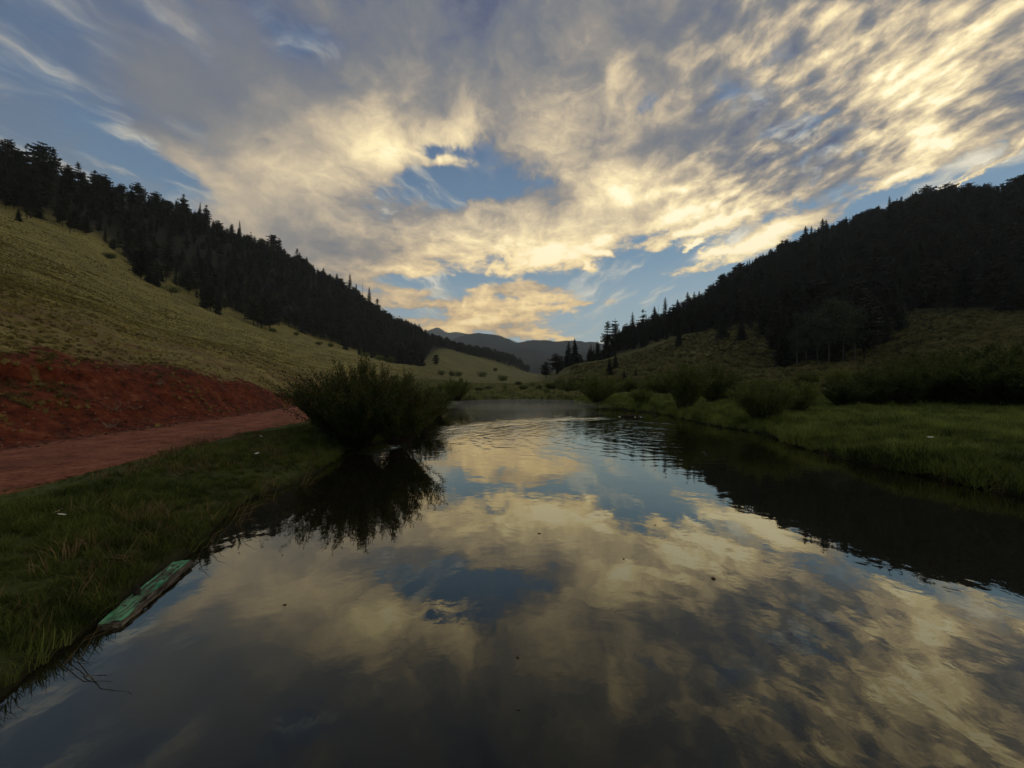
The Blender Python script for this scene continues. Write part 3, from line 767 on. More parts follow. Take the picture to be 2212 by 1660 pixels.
# ------------------------------------------------------------------ the two forests
def sample_forest(n, pxr, yt, yr, dmin, seed):
    """random points of the woods: bearing in picture units, distance between the tree line and behind the ridge"""
    g = np.random.default_rng(seed); out = []; grid = {}
    pa, pb = pxr; A = math.atan((pa - 1106) / FPX); B = math.atan((pb - 1106) / FPX)
    cand = 0
    while len(out) < n and cand < n * 14:
        cand += 1
        a = g.uniform(A, B); px = 1106 + FPX * math.tan(a)
        y0 = yt(px); y1 = yr(px)
        if y0 >= y1: continue
        Y = math.sqrt(g.uniform(y0 * y0, y1 * y1)); X = (px - 1106) / FPX * Y
        k = (int(X // dmin), int(Y // dmin)); ok = True
        for i in (-1, 0, 1):
            for j in (-1, 0, 1):
                for q in grid.get((k[0] + i, k[1] + j), ()):
                    if (q[0] - X) ** 2 + (q[1] - Y) ** 2 < dmin * dmin: ok = False
        if not ok: continue
        grid.setdefault(k, []).append((X, Y)); out.append((X, Y, px))
    return np.array(out)
LT = np.array([(-260, 130), (0, 141), (60, 140), (110, 155), (150, 150), (200, 172), (270, 176), (290, 160), (340, 165), (350, 196), (400, 205), (430, 195), (470, 190), (490, 232), (530, 235), (550, 225), (590, 240), (610, 276), (690, 290), (720, 305), (760, 322), (800, 335), (850, 330), (900, 335), (915, 400), (925, 470), (940, 560), (1000, 610), (1060, 690), (1140, 765)], float)
LR = np.array([(-260, 215), (0, 232), (200, 262), (290, 290), (400, 345), (530, 405), (640, 480), (750, 550), (860, 640), (920, 680), (960, 740), (1000, 780), (1060, 810), (1140, 840)], float)
RT = np.array([(1205, 202), (1260, 200), (1310, 203), (1357, 203), (1440, 196), (1481, 190), (1560, 180), (1610, 175), (1650, 160), (1672, 118), (1700, 98), (1800, 94), (1880, 96), (1915, 108), (1950, 120), (1989, 132), (2100, 126), (2212, 120), (2500, 130)], float)
RR_ = np.array([(1205, 250), (1260, 285), (1310, 310), (1357, 345), (1440, 380), (1481, 410), (1590, 480), (1680, 510), (1750, 510), (1850, 500), (1925, 480), (2000, 460), (2100, 440), (2212, 410), (2500, 400)], float)
fl = sample_forest(2600, (-260, 1140), lambda p: np.interp(p, LT[:, 0], LT[:, 1]), lambda p: np.interp(p, LR[:, 0], LR[:, 1]), 5.2, 1)
fr = sample_forest(4200, (1205, 2500), lambda p: np.interp(p, RT[:, 0], RT[:, 1]), lambda p: np.interp(p, RR_[:, 0], RR_[:, 1]), 5.0, 2)
def forest_props(F, right):
    hgt = rng.uniform(6.5, 16.5, len(F)) if not right else rng.uniform(8, 18.5, len(F))
    if right:
        hgt = np.where(F[:, 2] < 1290, hgt * .5, np.where(F[:, 2] < 1450, hgt * .8, hgt))
        hgt = np.where(F[:, 2] > 1900, hgt * .9, hgt)
    else:
        hgt = np.where(F[:, 2] < 500, hgt * .85, hgt)
        hgt = np.where((F[:, 2] > 640) & (F[:, 2] < 900), hgt * 1.15, hgt)
    z = H(F[:, 0], F[:, 1])
    return hgt, z
hl, zl = forest_props(fl, False); hr_, zr_ = forest_props(fr, True)
# the ones that show largest: the front rank under the tree line and the ones along the skyline
def vis_score(F, h, z):
    d = np.hypot(F[:, 0], F[:, 1]); top = (z + h - CAMZ) / F[:, 1]; bot = (z - CAMZ) / F[:, 1]
    b = np.round(F[:, 2] / 7).astype(int); vis = np.zeros(len(F))
    for k in np.unique(b):
        i = np.where(np.abs(b - k) <= 0)[0]; i = i[np.argsort(F[i, 1])]; hi = -9
        for q in i:
            vis[q] = max(0, top[q] - max(hi, bot[q])) * FPX; hi = max(hi, top[q])
    inview = (F[:, 2] > -5) & (F[:, 2] < 2217)
    return vis * inview
sl, sr = vis_score(fl, hl, zl), vis_score(fr, hr_, zr_)
allv = np.concatenate([sl, sr]); order = np.argsort(-allv)[:262]
single = np.zeros(len(allv), bool); single[order] = True
def zone(px, Y, right):
    if not right:
        if px < 330: return 'black conifer in the dense stand high on the far left hillside above the tan meadow', 'conifers high on the left hillside'
        if px < 640: return 'dark conifer in the wood on the left hillside behind the tan meadow', 'conifers in the middle of the left wood'
        if px < 925: return 'dark conifer in the wood running down the left hillside towards the valley end', 'conifers at the valley end of the left wood'
        return 'small hazy conifer in the row behind the far pale spur', 'conifers behind the far pale spur'
    if px < 1420: return 'dark conifer in the row beside the right meadow at the valley end', 'conifers at the low end of the right wood'
    if px < 1640: return 'dark conifer in the wood above the right meadow', 'conifers above the right meadow'
    if px < 1920: return 'dark conifer in the wood reaching down to the willows on the right', 'conifers reaching down to the willows'
    return 'nearly black conifer high on the steep right hillside', 'conifers on the steep right hillside'
def standing(px, Y, right):
    a = np.interp(px, *((RT if right else LT).T)); b = np.interp(px, *((RR_ if right else LR).T)); t = (Y - a) / (b - a)
    return 'front' if t < .12 else ('skyline' if t > .8 else 'midst')
def kind_for(px, Y, right):
    u = random.random()
    if not right:
        if px < 640: return 'round' if u < .4 else ('open' if u < .75 else 'spruce')
        return 'open' if u < .4 else ('round' if u < .55 else ('narrow' if u < .8 else 'spruce'))
    if px > 1850: return 'round' if u < .55 else ('open' if u < .75 else 'spruce')
    return 'spruce' if u < .45 else ('narrow' if u < .75 else 'open')
for F, h, z, msk, right in ((fl, hl, zl, single[:len(fl)], False), (fr, hr_, zr_, single[len(fl):], True)):
    for i in np.where(msk)[0]:
        lb, gp = zone(F[i, 2], F[i, 1], right)
        k = kind_for(F[i, 2], F[i, 1], right); st_ = standing(F[i, 2], F[i, 1], right)
        shape = {'spruce': 'broad pointed', 'narrow': 'slim pointed', 'open': 'thin-crowned', 'round': 'round-topped'}[k]
        place_w = {'front': 'at the lower edge of', 'skyline': 'on the skyline of', 'midst': 'in the midst of'}[st_]
        wood = {'conifers high on the left hillside': 'the left wood where it is highest', 'conifers in the middle of the left wood': 'the middle stretch of the left wood', 'conifers at the valley end of the left wood': 'the left wood near the valley end',
                'conifers behind the far pale spur': 'the wood behind the far spur', 'conifers at the low end of the right wood': 'the low end of the right wood', 'conifers above the right meadow': 'the wood above the right meadow',
                'conifers reaching down to the willows': 'the right wood above the willows', 'conifers on the steep right hillside': 'the steep wood at far right'}[gp]
        lb = '%s conifer %s %s' % (shape, place_w, wood); gp = gp + ', ' + shape + ', ' + st_
        place_tree(k, float(F[i, 0]), float(F[i, 1]), float(h[i]), lb, gp, name='conifer_tree', wide=1.0 if k in ('round',) else random.uniform(1.15, 1.6), z=float(z[i]))
mix_l = WH['open'] + WH['round'] + WH['spruce'][:2] + WH['narrow'][:1]
mix_r = WH['spruce'] + WH['narrow'] + WH['open'][:2] + WH['round'][:2]
ml, mr_ = ~single[:len(fl)], ~single[len(fl):]
instancer('left_forest', np.stack([fl[ml, 0], fl[ml, 1], zl[ml] - .3], -1), hl[ml], mix_l, label='dense dark conifer forest covering the top of the left hillside', cat='forest', tilt=.03, widen=1.25)
instancer('right_forest', np.stack([fr[mr_, 0], fr[mr_, 1], zr_[mr_] - .3], -1), hr_[mr_], mix_r, label='dense black conifer forest covering the steep right hillside', cat='forest', tilt=.03, widen=1.25)
# woods on the distant mountain: a mass
mv = MT[2:44].reshape(-1, 3); pick = rng.integers(0, len(mv), 11000)
mp_ = mv[pick] + np.stack([rng.uniform(-4, 4, 11000), rng.uniform(-16, 16, 11000), np.full(11000, -1.5)], -1)
instancer('mountain_forest', mp_, rng.uniform(16, 30, 11000), [WH['narrow'][0], WH['spruce'][1], WH['open'][0]], label='hazy blue-grey forest covering the mountain that closes the valley', cat='forest', tilt=.02, aspect=22.0)

# trees whose tops break the skyline or that stand alone: (kind, bearing, distance, top, label)
def by_top(kind, px, Y, top, label, group=None, **kw):
    x, y = at(px, Y); z = Hs(x, y); h = CAMZ + (830 - top) / FPX * Y - z
    return place_tree(kind, x, y, max(h, 3), label, group, z=z, **kw)
by_top('open', 1311, 203, 692, 'tall slender fir with open layered crown, left one of a matching pair', name='fir_tree', wide=1.35, var=0)
by_top('open', 1330, 205, 688, 'tall slender fir with open layered crown, right one of a matching pair', name='fir_tree', wide=1.35, var=1)
by_top('spruce', 1228, 196, 736, 'broad dark spruce at the tip of the right wood, beside the gap to the mountain', wide=1.6, var=0)
by_top('spruce', 1243, 200, 731, 'pointed dark spruce behind the tip of the right wood, slightly the taller of two', wide=1.5, var=1)
by_top('narrow', 1276, 215, 743, 'slim dark spruce standing between the tip of the wood and the tall fir pair', var=0, wide=1.9)
by_top('spruce', 1290, 215, 736, 'dark spruce just left of the tall pair of firs', var=2)
ORD = 'first second third fourth fifth sixth seventh eighth ninth tenth eleventh twelfth thirteenth fourteenth fifteenth sixteenth'.split(); CNT = {}
def ordn(k):
    CNT[k] = CNT.get(k, -1) + 1; return ORD[min(CNT[k], 15)]
skyl = [('narrow', 1367, 255, 674), ('open', 1388, 270, 668), ('spruce', 1416, 290, 661), ('narrow', 1436, 300, 642), ('spruce', 1464, 320, 646), ('spruce', 1487, 340, 630), ('narrow', 1499, 350, 630), ('spruce', 1511, 360, 628),
        ('open', 1352, 250, 697), ('narrow', 1402, 270, 683), ('spruce', 1448, 310, 664)]
for k, px, Y, top in sorted(skyl, key=lambda q: q[1]): by_top(k, px, Y, top, '%s pointed tree to the right of the tall fir pair on the right wood skyline' % ordn('sr'), 'spruces on the right skyline', wide=1.7)
for k, px, Y, top in [('open', 1690, 470, 518), ('spruce', 1739, 470, 488), ('narrow', 1752, 475, 487), ('spruce', 1776, 475, 472), ('spruce', 1786, 478, 474), ('round', 1815, 470, 478), ('round', 1853, 460, 466), ('round', 1880, 455, 452), ('narrow', 1923, 440, 424),
                      ('round', 2000, 425, 402), ('round', 2045, 418, 397), ('round', 2092, 410, 396), ('round', 2130, 400, 398), ('round', 2188, 385, 386), ('round', 2208, 380, 378)]:
    by_top(k, px, Y, top, '%s conifer, counting uphill, standing out on the crest of the right hillside' % ordn('cr'), 'conifers on the right crest', name='conifer_tree', wide=1.6 if k != 'round' else 1.4)
for k, px, Y, top in [('round', 18, 218, 302), ('open', 55, 222, 312), ('round', 88, 225, 308), ('open', 118, 228, 318), ('open', 171, 232, 350), ('open', 203, 240, 366), ('round', 300, 268, 396), ('round', 336, 285, 414),
                      ('open', 397, 318, 418), ('narrow', 432, 325, 436), ('open', 446, 330, 442), ('narrow', 519, 372, 476), ('open', 541, 375, 500), ('round', 590, 400, 508), ('open', 604, 410, 512), ('open', 641, 435, 536)]:
    by_top(k, px, Y, top, '%s ragged conifer from the left edge among those breaking the left hillside skyline' % ordn('sl'), 'ragged conifers on the left skyline', name='conifer_tree', wide=1.15)
by_top('narrow', 755, 505, 591, 'tall slim spruce rising highest above the left wood against pale sky', var=1, wide=1.7)
for k, px, Y, top in [('spruce', 727, 500, 590), ('narrow', 770, 520, 612), ('narrow', 797, 535, 620), ('open', 815, 545, 645), ('open', 905, 590, 700), ('open', 862, 570, 682)]:
    by_top(k, px, Y, top, 'pointed conifer on the lower skyline of the left wood', 'pointed conifers on the lower left skyline', name='conifer_tree', wide=1.7)
for px, Y, top in [(783, 530, 610), (1422, 290, 660)]:
    x, y = at(px, Y); z = Hs(x, y)
    e = link('dead_tree', None, None, (x, y, z), 0, CAMZ + (830 - top) / FPX * Y - z); link('trunk', SNAG, e)
    tag(e, 'thin bare dead tree among the conifers on the %s skyline' % ('left' if px < 1000 else 'right'), 'dead tree')
def by_base(kind, px, base, Y, hpx, label, group=None, **kw):
    x, y = at(px, Y); return place_tree(kind, x, y, hpx / FPX * Y, label, group, **kw)
by_base('spruce', 1466, 755, 165, 42, 'lone dark spruce standing clear on the right meadow', wide=1.7, var=1)
by_base('spruce', 1560, 747, 160, 55, 'dark spruce at the edge of the right wood with a drooping open crown', wide=1.5, var=3)
by_base('spruce', 1602, 752, 150, 52, 'spruce with bare lower trunk in front of the right wood', wide=1.5, var=2)
by_base('spruce', 1317, 804, 130, 40, 'grey-green young spruce at the foot of the right meadow below the fir pair', wide=1.6, var=0)
by_base('spruce', 1330, 785, 150, 34, 'dark spruce halfway up the slope under the fir pair', wide=1.6, var=1)
by_base('spruce', 1349, 821, 95, 32, 'squat dark spruce beside the valley willows', wide=1.7, var=2)
by_base('spruce', 1373, 808, 110, 20, 'very small round spruce behind the squat spruce', wide=1.4, var=3)
by_base('spruce', 1692, 787, 92, 92, 'tall dark spruce at the front corner of the right wood above the yellow-green willows', wide=1.6, var=0)
by_base('round', 1180, 812, 230, 36, 'round dark tree in the valley gap, left of two', wide=1.5, var=0, name='juniper_tree')
by_base('round', 1202, 812, 230, 42, 'taller dark tree in the valley gap, right of two', wide=1.6, var=1, name='juniper_tree')
for i, (px, base, Y, hp, lb) in enumerate([(40, 465, 128, 30, 'small dark conifer below the tree line near the picture edge'), (746, 752, 300, 32, 'small upright conifer standing below the left wood'),
        (776, 760, 290, 20, 'short conifer right of the small upright one below the left wood'), (803, 768, 280, 24, 'short broad conifer below the left wood'), (942, 778, 300, 25, 'bushy lone conifer on the far pale spur')]):
    by_base('spruce' if i != 4 else 'round', px, base, Y, hp, lb, name='conifer_tree', wide=1.4)
for px, Y, hp in [(305, 152, 62), (322, 156, 55), (338, 160, 45), (455, 182, 62), (440, 186, 50), (470, 190, 45), (548, 218, 60), (565, 224, 70), (583, 230, 66), (880, 318, 52), (897, 312, 60), (865, 325, 50), (910, 320, 40), (830, 322, 40)]:
    cl = 'the upper clump pushing down into the left meadow' if px < 400 else 'the middle clump pushing down into the left meadow' if px < 500 else 'the lower clump pushing down into the left meadow' if px < 700 else 'the last clump before the far pale spur'
    by_base('round' if hp > 55 else 'spruce', px, 0, Y, hp, '%s dense black conifer of %s' % (ordn(cl), cl), 'conifers pushing down into the left meadow', name='conifer_tree', wide=1.35)
# aspens at the foot of the right wood
for i, (px, Y, hp) in enumerate([(1740, 90, 120), (1765, 88, 130), (1790, 92, 140), (1820, 94, 150), (1722, 88, 95), (1845, 96, 130)]):
    by_base('aspen', px, 0, Y, hp, 'grey-green aspen in the grove at the foot of the right wood', 'aspens at the foot of the right wood', wide=.85)

# ------------------------------------------------------------------ willow shrubs
def willow(seed, nst, nleaf, leaf, spread=.62, up=1.0, tips=0.15):
    """unit shrub: height about 1; returns stems mesh geo, leaf triangles, tip triangles"""
    r = random.Random(seed); g = Geo(); T = []; T2 = []
    for i in range(nst):
        a = r.uniform(0, 6.28); lean = (r.random() ** .6) * spread; b0 = r.uniform(0, .16)
        L = r.uniform(.7, 1.08) * (1 - .28 * lean)
        pts = []; n = 5
        for k in range(n + 1):
            t = k / n; out = b0 + lean * (t ** 1.15) * .95
            pts.append(np.array([math.cos(a) * out + r.gauss(0, .012), math.sin(a) * out + r.gauss(0, .012), L * (t - .16 * lean * t * t)]))
        g.tube([tuple(p) for p in pts], [.0075 * (1 - .82 * k / n) for k in range(n + 1)], 3, False)
        for sgn in range(3):      # side twigs
            k0 = r.randint(1, n - 1); base = pts[k0]; d = pts[k0 + 1] - pts[k0]
            tw = base + d * r.uniform(.7, 1.3) + np.array([r.gauss(0, .06), r.gauss(0, .06), r.uniform(.02, .08)])
            g.tube([tuple(base), tuple(tw)], [.003, .001], 3, False)
            for q in range(nleaf // 4):
                u = r.uniform(.15, 1.0); c = base * (1 - u) + tw * u + np.array([r.gauss(0, .018), r.gauss(0, .018), r.gauss(0, .018)])
                T.append((c, d))
        for q in range(nleaf):
            t = r.uniform(.16, 1.0) ** .75 * n; k0 = min(int(t), n - 1); u = t - k0
            c = pts[k0] * (1 - u) + pts[k0 + 1] * u + np.array([r.gauss(0, .020), r.gauss(0, .020), r.gauss(0, .014)])
            (T2 if (t / n > .8 and r.random() < tips * 3) else T).append((c, pts[k0 + 1] - pts[k0]))
    def leaves(L_):
        o = []
        for c, d in L_:
            d = d / (np.linalg.norm(d) + 1e-6) * .7 + np.array([r.gauss(0, .5), r.gauss(0, .5), r.gauss(.1, .4)]); d /= np.linalg.norm(d) + 1e-6
            s = np.cross(d, [r.gauss(0, 1), r.gauss(0, 1), r.gauss(0, 1)]); s /= np.linalg.norm(s) + 1e-6
            l = leaf * r.uniform(.7, 1.3)
            o.append([c - s * l * .17, c + s * l * .17, c + d * l])
        return np.array(o)
    return g, leaves(T), leaves(T2) if T2 else None
def place_shrub(P_, x, y, h, wide, label, group=None, name='willow_shrub', z=None, rz=None):
    if P_ in (SHA, SHB, SHC): wide *= 1.3; h *= .95
    if z is None: z = Hs(x, y)
    e = link(name, None, None, (x, y, max(z, -.1) - .03), random.uniform(0, 6.28) if rz is None else rz, (h * wide, h * wide, h))
    tag(e, label, 'shrub', group)
    for nm, me in P_:
        c = link(nm, me, e)
        if nm in ('foliage', 'young_shoots'): c['kind'] = 'stuff'
    return e
def shrub_meshes(name, seed, mt, *a, tipmat=None, **kw):
    g, T, T2 = willow(seed, *a, **kw)
    out = [('stems', g.mesh(name + '_stems', M_stem)), ('foliage', tri_mesh(name + '_foliage', T, mt))]
    if T2 is not None: out.append(('young_shoots', tri_mesh(name + '_shoots', T2, tipmat or mt)))
    return out
BIG = shrub_meshes('big_willow', 11, M_willow, 190, 150, .032, .92, 1.0, .16, tipmat=M_rust)
BIG2 = shrub_meshes('willow_b', 12, M_willow, 130, 120, .036, .80, 1.0, .12, tipmat=M_rust)
SHA = shrub_meshes('willow_c', 13, M_willow, 95, 100, .042, .60, 1.0, .1, tipmat=M_willow2)
SHB = shrub_meshes('willow_d', 14, M_willow2, 95, 100, .042, .55, 1.0, .1, tipmat=M_willow2)
SHC = shrub_meshes('willow_e', 15, M_willow, 85, 100, .045, .72, 1.0, .1, tipmat=M_willow2)
def round_bush(seed):
    r = random.Random(seed); T = []; g = Geo(); lob = [(r.uniform(-.3, .3), r.uniform(-.3, .3), r.uniform(.25, .55), r.uniform(.25, .42)) for _ in range(7)] + [(0, 0, .4, .42)]
    for i in range(8):
        a = r.uniform(0, 6.28); g.tube([(0, 0, -.02), (math.cos(a) * .25, math.sin(a) * .25, r.uniform(.4, .7))], [.02, .005], 3, False)
    for i in range(1500):
        lx, ly, lz, lr_ = r.choice(lob); v = np.array([r.gauss(0, 1), r.gauss(0, 1), r.gauss(0, 1)]); v /= np.linalg.norm(v)
        c = np.array([lx, ly, lz]) + v * lr_ * r.uniform(.75, 1.05)
        if c[2] < .02: c[2] = r.uniform(.02, .15)
        e1 = np.array([r.gauss(0, 1), r.gauss(0, 1), r.gauss(0, 1)]); e2 = np.cross(e1, v); s_ = r.uniform(.025, .05)
        e1 /= np.linalg.norm(e1); e2 /= np.linalg.norm(e2) + 1e-6
        T.append([c + e1 * s_, c - e1 * s_ * .5 + e2 * s_, c - e1 * s_ * .4 - e2 * s_])
    return [('stems', g.mesh('bush_stems', M_stem)), ('foliage', tri_mesh('bush_foliage', np.array(T), M_willow))]
RB = [round_bush(70 + i) for i in range(3)]
# the big willow over the left bank
x, y = at(772, 11.5); place_shrub(BIG, x, y, 2.62, .86, 'large dark green willow bush overhanging the left bank beside the red road', z=.18, rz=.4)
x, y = at(865, 12.2); place_shrub(BIG2, x, y, 2.15, .88, 'lower brown-tipped willow bush growing against the right side of the large one', z=.1, rz=2.0)
x, y = at(712, 12.4); place_shrub(BIG2, x, y, 1.9, .7, 'smaller willow bush at the roadside end of the large bush', z=.3, rz=4.0)
for px, Y, h, lb in [(915, 18.5, 1.7, 'low willow bush trailing off the right end of the large willow along the left shore'), (945, 27.0, 1.9, 'rounded willow bush halfway between the large willow and the far left corner')]:
    x, y = at(px, Y); place_shrub(BIG2, x, y, h, .9, lb, z=.1, rz=px)
x, y = at(985, 40.0); place_shrub(SHA, x, y, 2.6, .9, 'rounded willow bush on the far left corner of the pond', z=.2)
x, y = at(925, 24.0); place_shrub(SHA, x, y, 1.8, .75, 'willow bush on the left shore behind the large willow', z=.15)
R1 = [ # px, Y, height, wide, set, label
    (1293, 33.8, 2.7, .85, SHC, 'rounded dark willow bush at the far right corner of the pond'),
    (1385, 29.5, 1.35, 1.0, SHB, 'low willow bush on the far shore just left of the upright one'),
    (1478, 24.0, 3.2, .62, SHA, 'upright dark willow bush at the right waterline behind the grassy point'),
    (1540, 27.5, 3.2, .6, SHC, 'tall willow bush touching the back of the upright one'),
    (1648, 16.8, 1.95, .85, SHA, 'wide low willow bush on the right shore point'),
    (1722, 18.5, 1.7, .85, SHB, 'low light-green willow bush right of the wide one on the shore point'),
    (1742, 42.0, 2.6, .7, SHB, 'yellow-green willow bush, left one of two in front of the dark wood'),
    (1810, 40.0, 2.7, .75, SHB, 'yellow-green willow bush, right one of two in front of the dark wood'),
    (1880, 34.0, 2.3, .8, SHB, 'olive willow bush at the left end of the tall thicket'),
]
for px, Y, h, wd, st, lb in R1:
    x, y = at(px, Y); place_shrub(st, x, y, h, wd, lb)
for i, (px, Y, h, wd) in enumerate([(1820, 21.5, 1.7, .9), (1890, 22.5, 2.2, .85), (1960, 22.0, 2.7, .8), (2030, 21.5, 2.9, .8), (2100, 20.5, 3.0, .8), (2170, 19.5, 2.9, .8), (2240, 18.8, 2.8, .8), (1930, 27, 3.0, .8), (2010, 26, 3.6, .8), (2090, 25.5, 3.8, .8), (2180, 24.5, 3.7, .8), (2290, 24, 3.6, .8), (2330, 19, 2.9, .8), (2420, 21, 3.2, .9)]):
    x, y = at(px, Y); place_shrub((SHA, SHC, SHB)[i % 3 if i > 8 else i % 2], x, y, h, wd, ('%s dark willow bush from the left in the front row of the right thicket' % ordn('tf')) if i < 7 else 'dark willow bush in the back row of the right thicket', 'willow bushes of the right thicket')
vb = [(1130, 70, 1.2), (1165, 75, 1.5), (1190, 68, 1.6), (1215, 62, 1.9), (1240, 66, 2.2), (1270, 60, 1.9), (1330, 50, 2.0), (1360, 52, 2.3), (1400, 48, 2.4), (1440, 46, 2.8), (1350, 70, 2.6), (1300, 75, 2.4), (1410, 64, 2.8), (1090, 85, 1.3), (1055, 72, 1.0),
      (1035, 60, .9), (1150, 110, 2.0), (1120, 130, 1.8), (1210, 105, 2.4), (1250, 100, 2.4), (1500, 46, 2.6), (1600, 38, 2.2), (1640, 36, 2.0), (1690, 34, 1.8), (1580, 30, 1.6), (1230, 52, 1.2), (1180, 52, .9), (1090, 55, .7), (1520, 34, 2.2)]
for i, (px, Y, h) in enumerate(vb):
    x, y = at(px, Y); place_shrub((SHA, RB[0], SHB, RB[1], SHC)[i % 5], x, y, h, random.uniform(.85, 1.2), 'low green willow bush scattered over the flat valley floor beyond the pond', 'willow bushes on the valley floor')
for px, Y, h in [(1085, 250, 5), (1040, 330, 6), (975, 240, 4), (955, 215, 3.5), (990, 260, 4), (1070, 520, 6)]:
    x, y = at(px, Y); place_shrub(random.choice(RB), x, y, h, 1.1, 'dark round bush dotted on the far pale spur', 'dark bushes on the far pale spur')
# bushes along the treeline on the left meadow
for px, Y, h in [(690, 250, 3), (715, 262, 3.5), (640, 255, 3), (790, 270, 4), (820, 262, 5), (845, 268, 5.5), (590, 225, 3), (370, 172, 4), (235, 150, 3)]:
    x, y = at(px, Y); place_shrub(random.choice(RB), x, y, h, 1.2, 'dark low bush at the upper edge of the left meadow under the wood', 'dark bushes along the edge of the left wood')

# ------------------------------------------------------------------ grass
def tuft(seed, n, spread, bend, wd, hmin=.5):
    r = random.Random(seed); V = []; F = []
    for i in range(n):
        a = r.uniform(0, 6.28); rad = spread * math.sqrt(r.random()); bx, by = math.cos(a) * rad, math.sin(a) * rad
        h = r.uniform(hmin, 1.0); d = r.uniform(0, 6.28); bn = bend * r.uniform(.3, 1.2)
        wx, wy = -math.sin(d) * wd, math.cos(d) * wd; k = len(V)
        for t, ww in ((0, 1), (.5, .8), (1, 0)):
            cx_ = bx + math.cos(d) * bn * t * t; cy_ = by + math.sin(d) * bn * t * t; z = h * (t - .25 * bn * t * t)
            if ww: V += [(cx_ - wx * ww, cy_ - wy * ww, z), (cx_ + wx * ww, cy_ + wy * ww, z)]
            else: V.append((cx_, cy_, z))
        F += [(k, k + 1, k + 3), (k, k + 3, k + 2), (k + 2, k + 3, k + 4)]
    return V, F
def tufts(name, mt, k, *a):
    return [mesh('%s_%d' % (name, i), np.array(tuft(50 + i, *a)[0]), np.array(tuft(50 + i, *a)[1]), mt) for i in range(k)]
G_near = tufts('grass_tuft', M_grass, 4, 50, .55, .6, .018)
G_fresh = tufts('fresh_tuft', M_fresh, 4, 60, .6, .7, .014)
G_straw = tufts('straw_tuft', M_straw, 2, 16, .30, .6, .012)
G_sedge = tufts('sedge_tuft', M_sedge, 3, 40, .55, .6, .03)
G_valley = tufts('valley_tuft', M_valley, 3, 40, .55, .6, .03)
G_tuss = tufts('tussock', M_tussock, 3, 40, .5, .7, .035)
G_bunch = tufts('bunch_tuft', M_bunch, 4, 34, .30, .8, .030)
def scatter_pts(n, x0, x1, y0, y1, cond):
    x = rng.uniform(x0, x1, n); y = rng.uniform(y0, y1, n); m_ = cond(x, y); x, y = x[m_], y[m_]
    return np.stack([x, y, H(x, y) - .01], -1)
def leftbank(x, y): d = lake_d(x, y); ax, ay = P(228, 1352, .1); bx, by = P(402, 1205, .1); t = np.clip(((x - ax) * (bx - ax) + (y - ay) * (by - ay)) / ((bx - ax) ** 2 + (by - ay) ** 2), 0, 1); pd = np.hypot(x - ax - t * (bx - ax), y - ay - t * (by - ay)); return (pd > .24) & (d > .0) & (d < 12) & (x < 0) & (x > road_xn(y) - .05 + .35 * fbm(x * 2, y * 2, 2, 77))
pl = scatter_pts(60000, -13, -2, -3, 34, leftbank)
dn = np.hypot(pl[:, 0], pl[:, 1]); dsh = lake_d(pl[:, 0], pl[:, 1])
keep = rng.random(len(pl)) < np.clip(1.15 - dn / 38, .3, 1)
pl, dn, dsh = pl[keep], dn[keep], dsh[keep]
clump = vnoise(pl[:, 0] * .9, pl[:, 1] * .9, 5)
hs = rng.uniform(.06, .155, len(pl)) * (.35 + 1.5 * clump ** 1.5) * (1 + .25 * np.exp(-dsh / .35)) * np.clip((pl[:, 0] - road_xn(pl[:, 1])) / .8, .45, 1)
instancer('bank_grass', pl, hs, G_near, label='short lush green grass covering the left bank between road and water', cat='grass', tilt=.22)
ps = pl[rng.random(len(pl)) < .10 * (vnoise(pl[:, 0] * .8 + 3, pl[:, 1] * .8, 41) > .45)]
instancer('dry_stalks', ps, rng.uniform(.18, .34, len(ps)), G_straw, label='sparse brown dry stalks among the grass of the left bank', cat='grass', tilt=.25)
pr = scatter_pts(120000, 4, 44, 3, 44, lambda x, y: (lake_d(x, y) > .02) & (x > 3) & (np.hypot(x, y) < 46))
dn = np.hypot(pr[:, 0], pr[:, 1]); dsh = lake_d(pr[:, 0], pr[:, 1])
keep = rng.random(len(pr)) < np.clip(1.2 - dn / 30, .22, 1); pr, dn, dsh = pr[keep], dn[keep], dsh[keep]
clump = vnoise(pr[:, 0] * .55, pr[:, 1] * .55, 6)
hs = rng.uniform(.14, .28, len(pr)) * (.6 + .9 * clump) * (1 + .2 * np.exp(-dsh / .5)) * (1 + dn / 60)
instancer('right_bank_grass', pr, hs, G_fresh, label='tall green meadow grass covering the right bank up to the willow thicket', cat='grass', tilt=.2)
pf = scatter_pts(60000, -30, 60, 42, 170, lambda x, y: (lake_d(x, y) > .02) & (np.abs(x / y - .05) < .62) & (np.degrees(np.arctan2(x, y)) > -20))
dn = np.hypot(pf[:, 0], pf[:, 1])
instancer('valley_grass', pf, rng.uniform(.25, .6, len(pf)) * (.5 + vnoise(pf[:, 0] * .2, pf[:, 1] * .2, 9)), G_valley, label='pale sedge and grass covering the flat valley floor beyond the pond', cat='grass', tilt=.15)
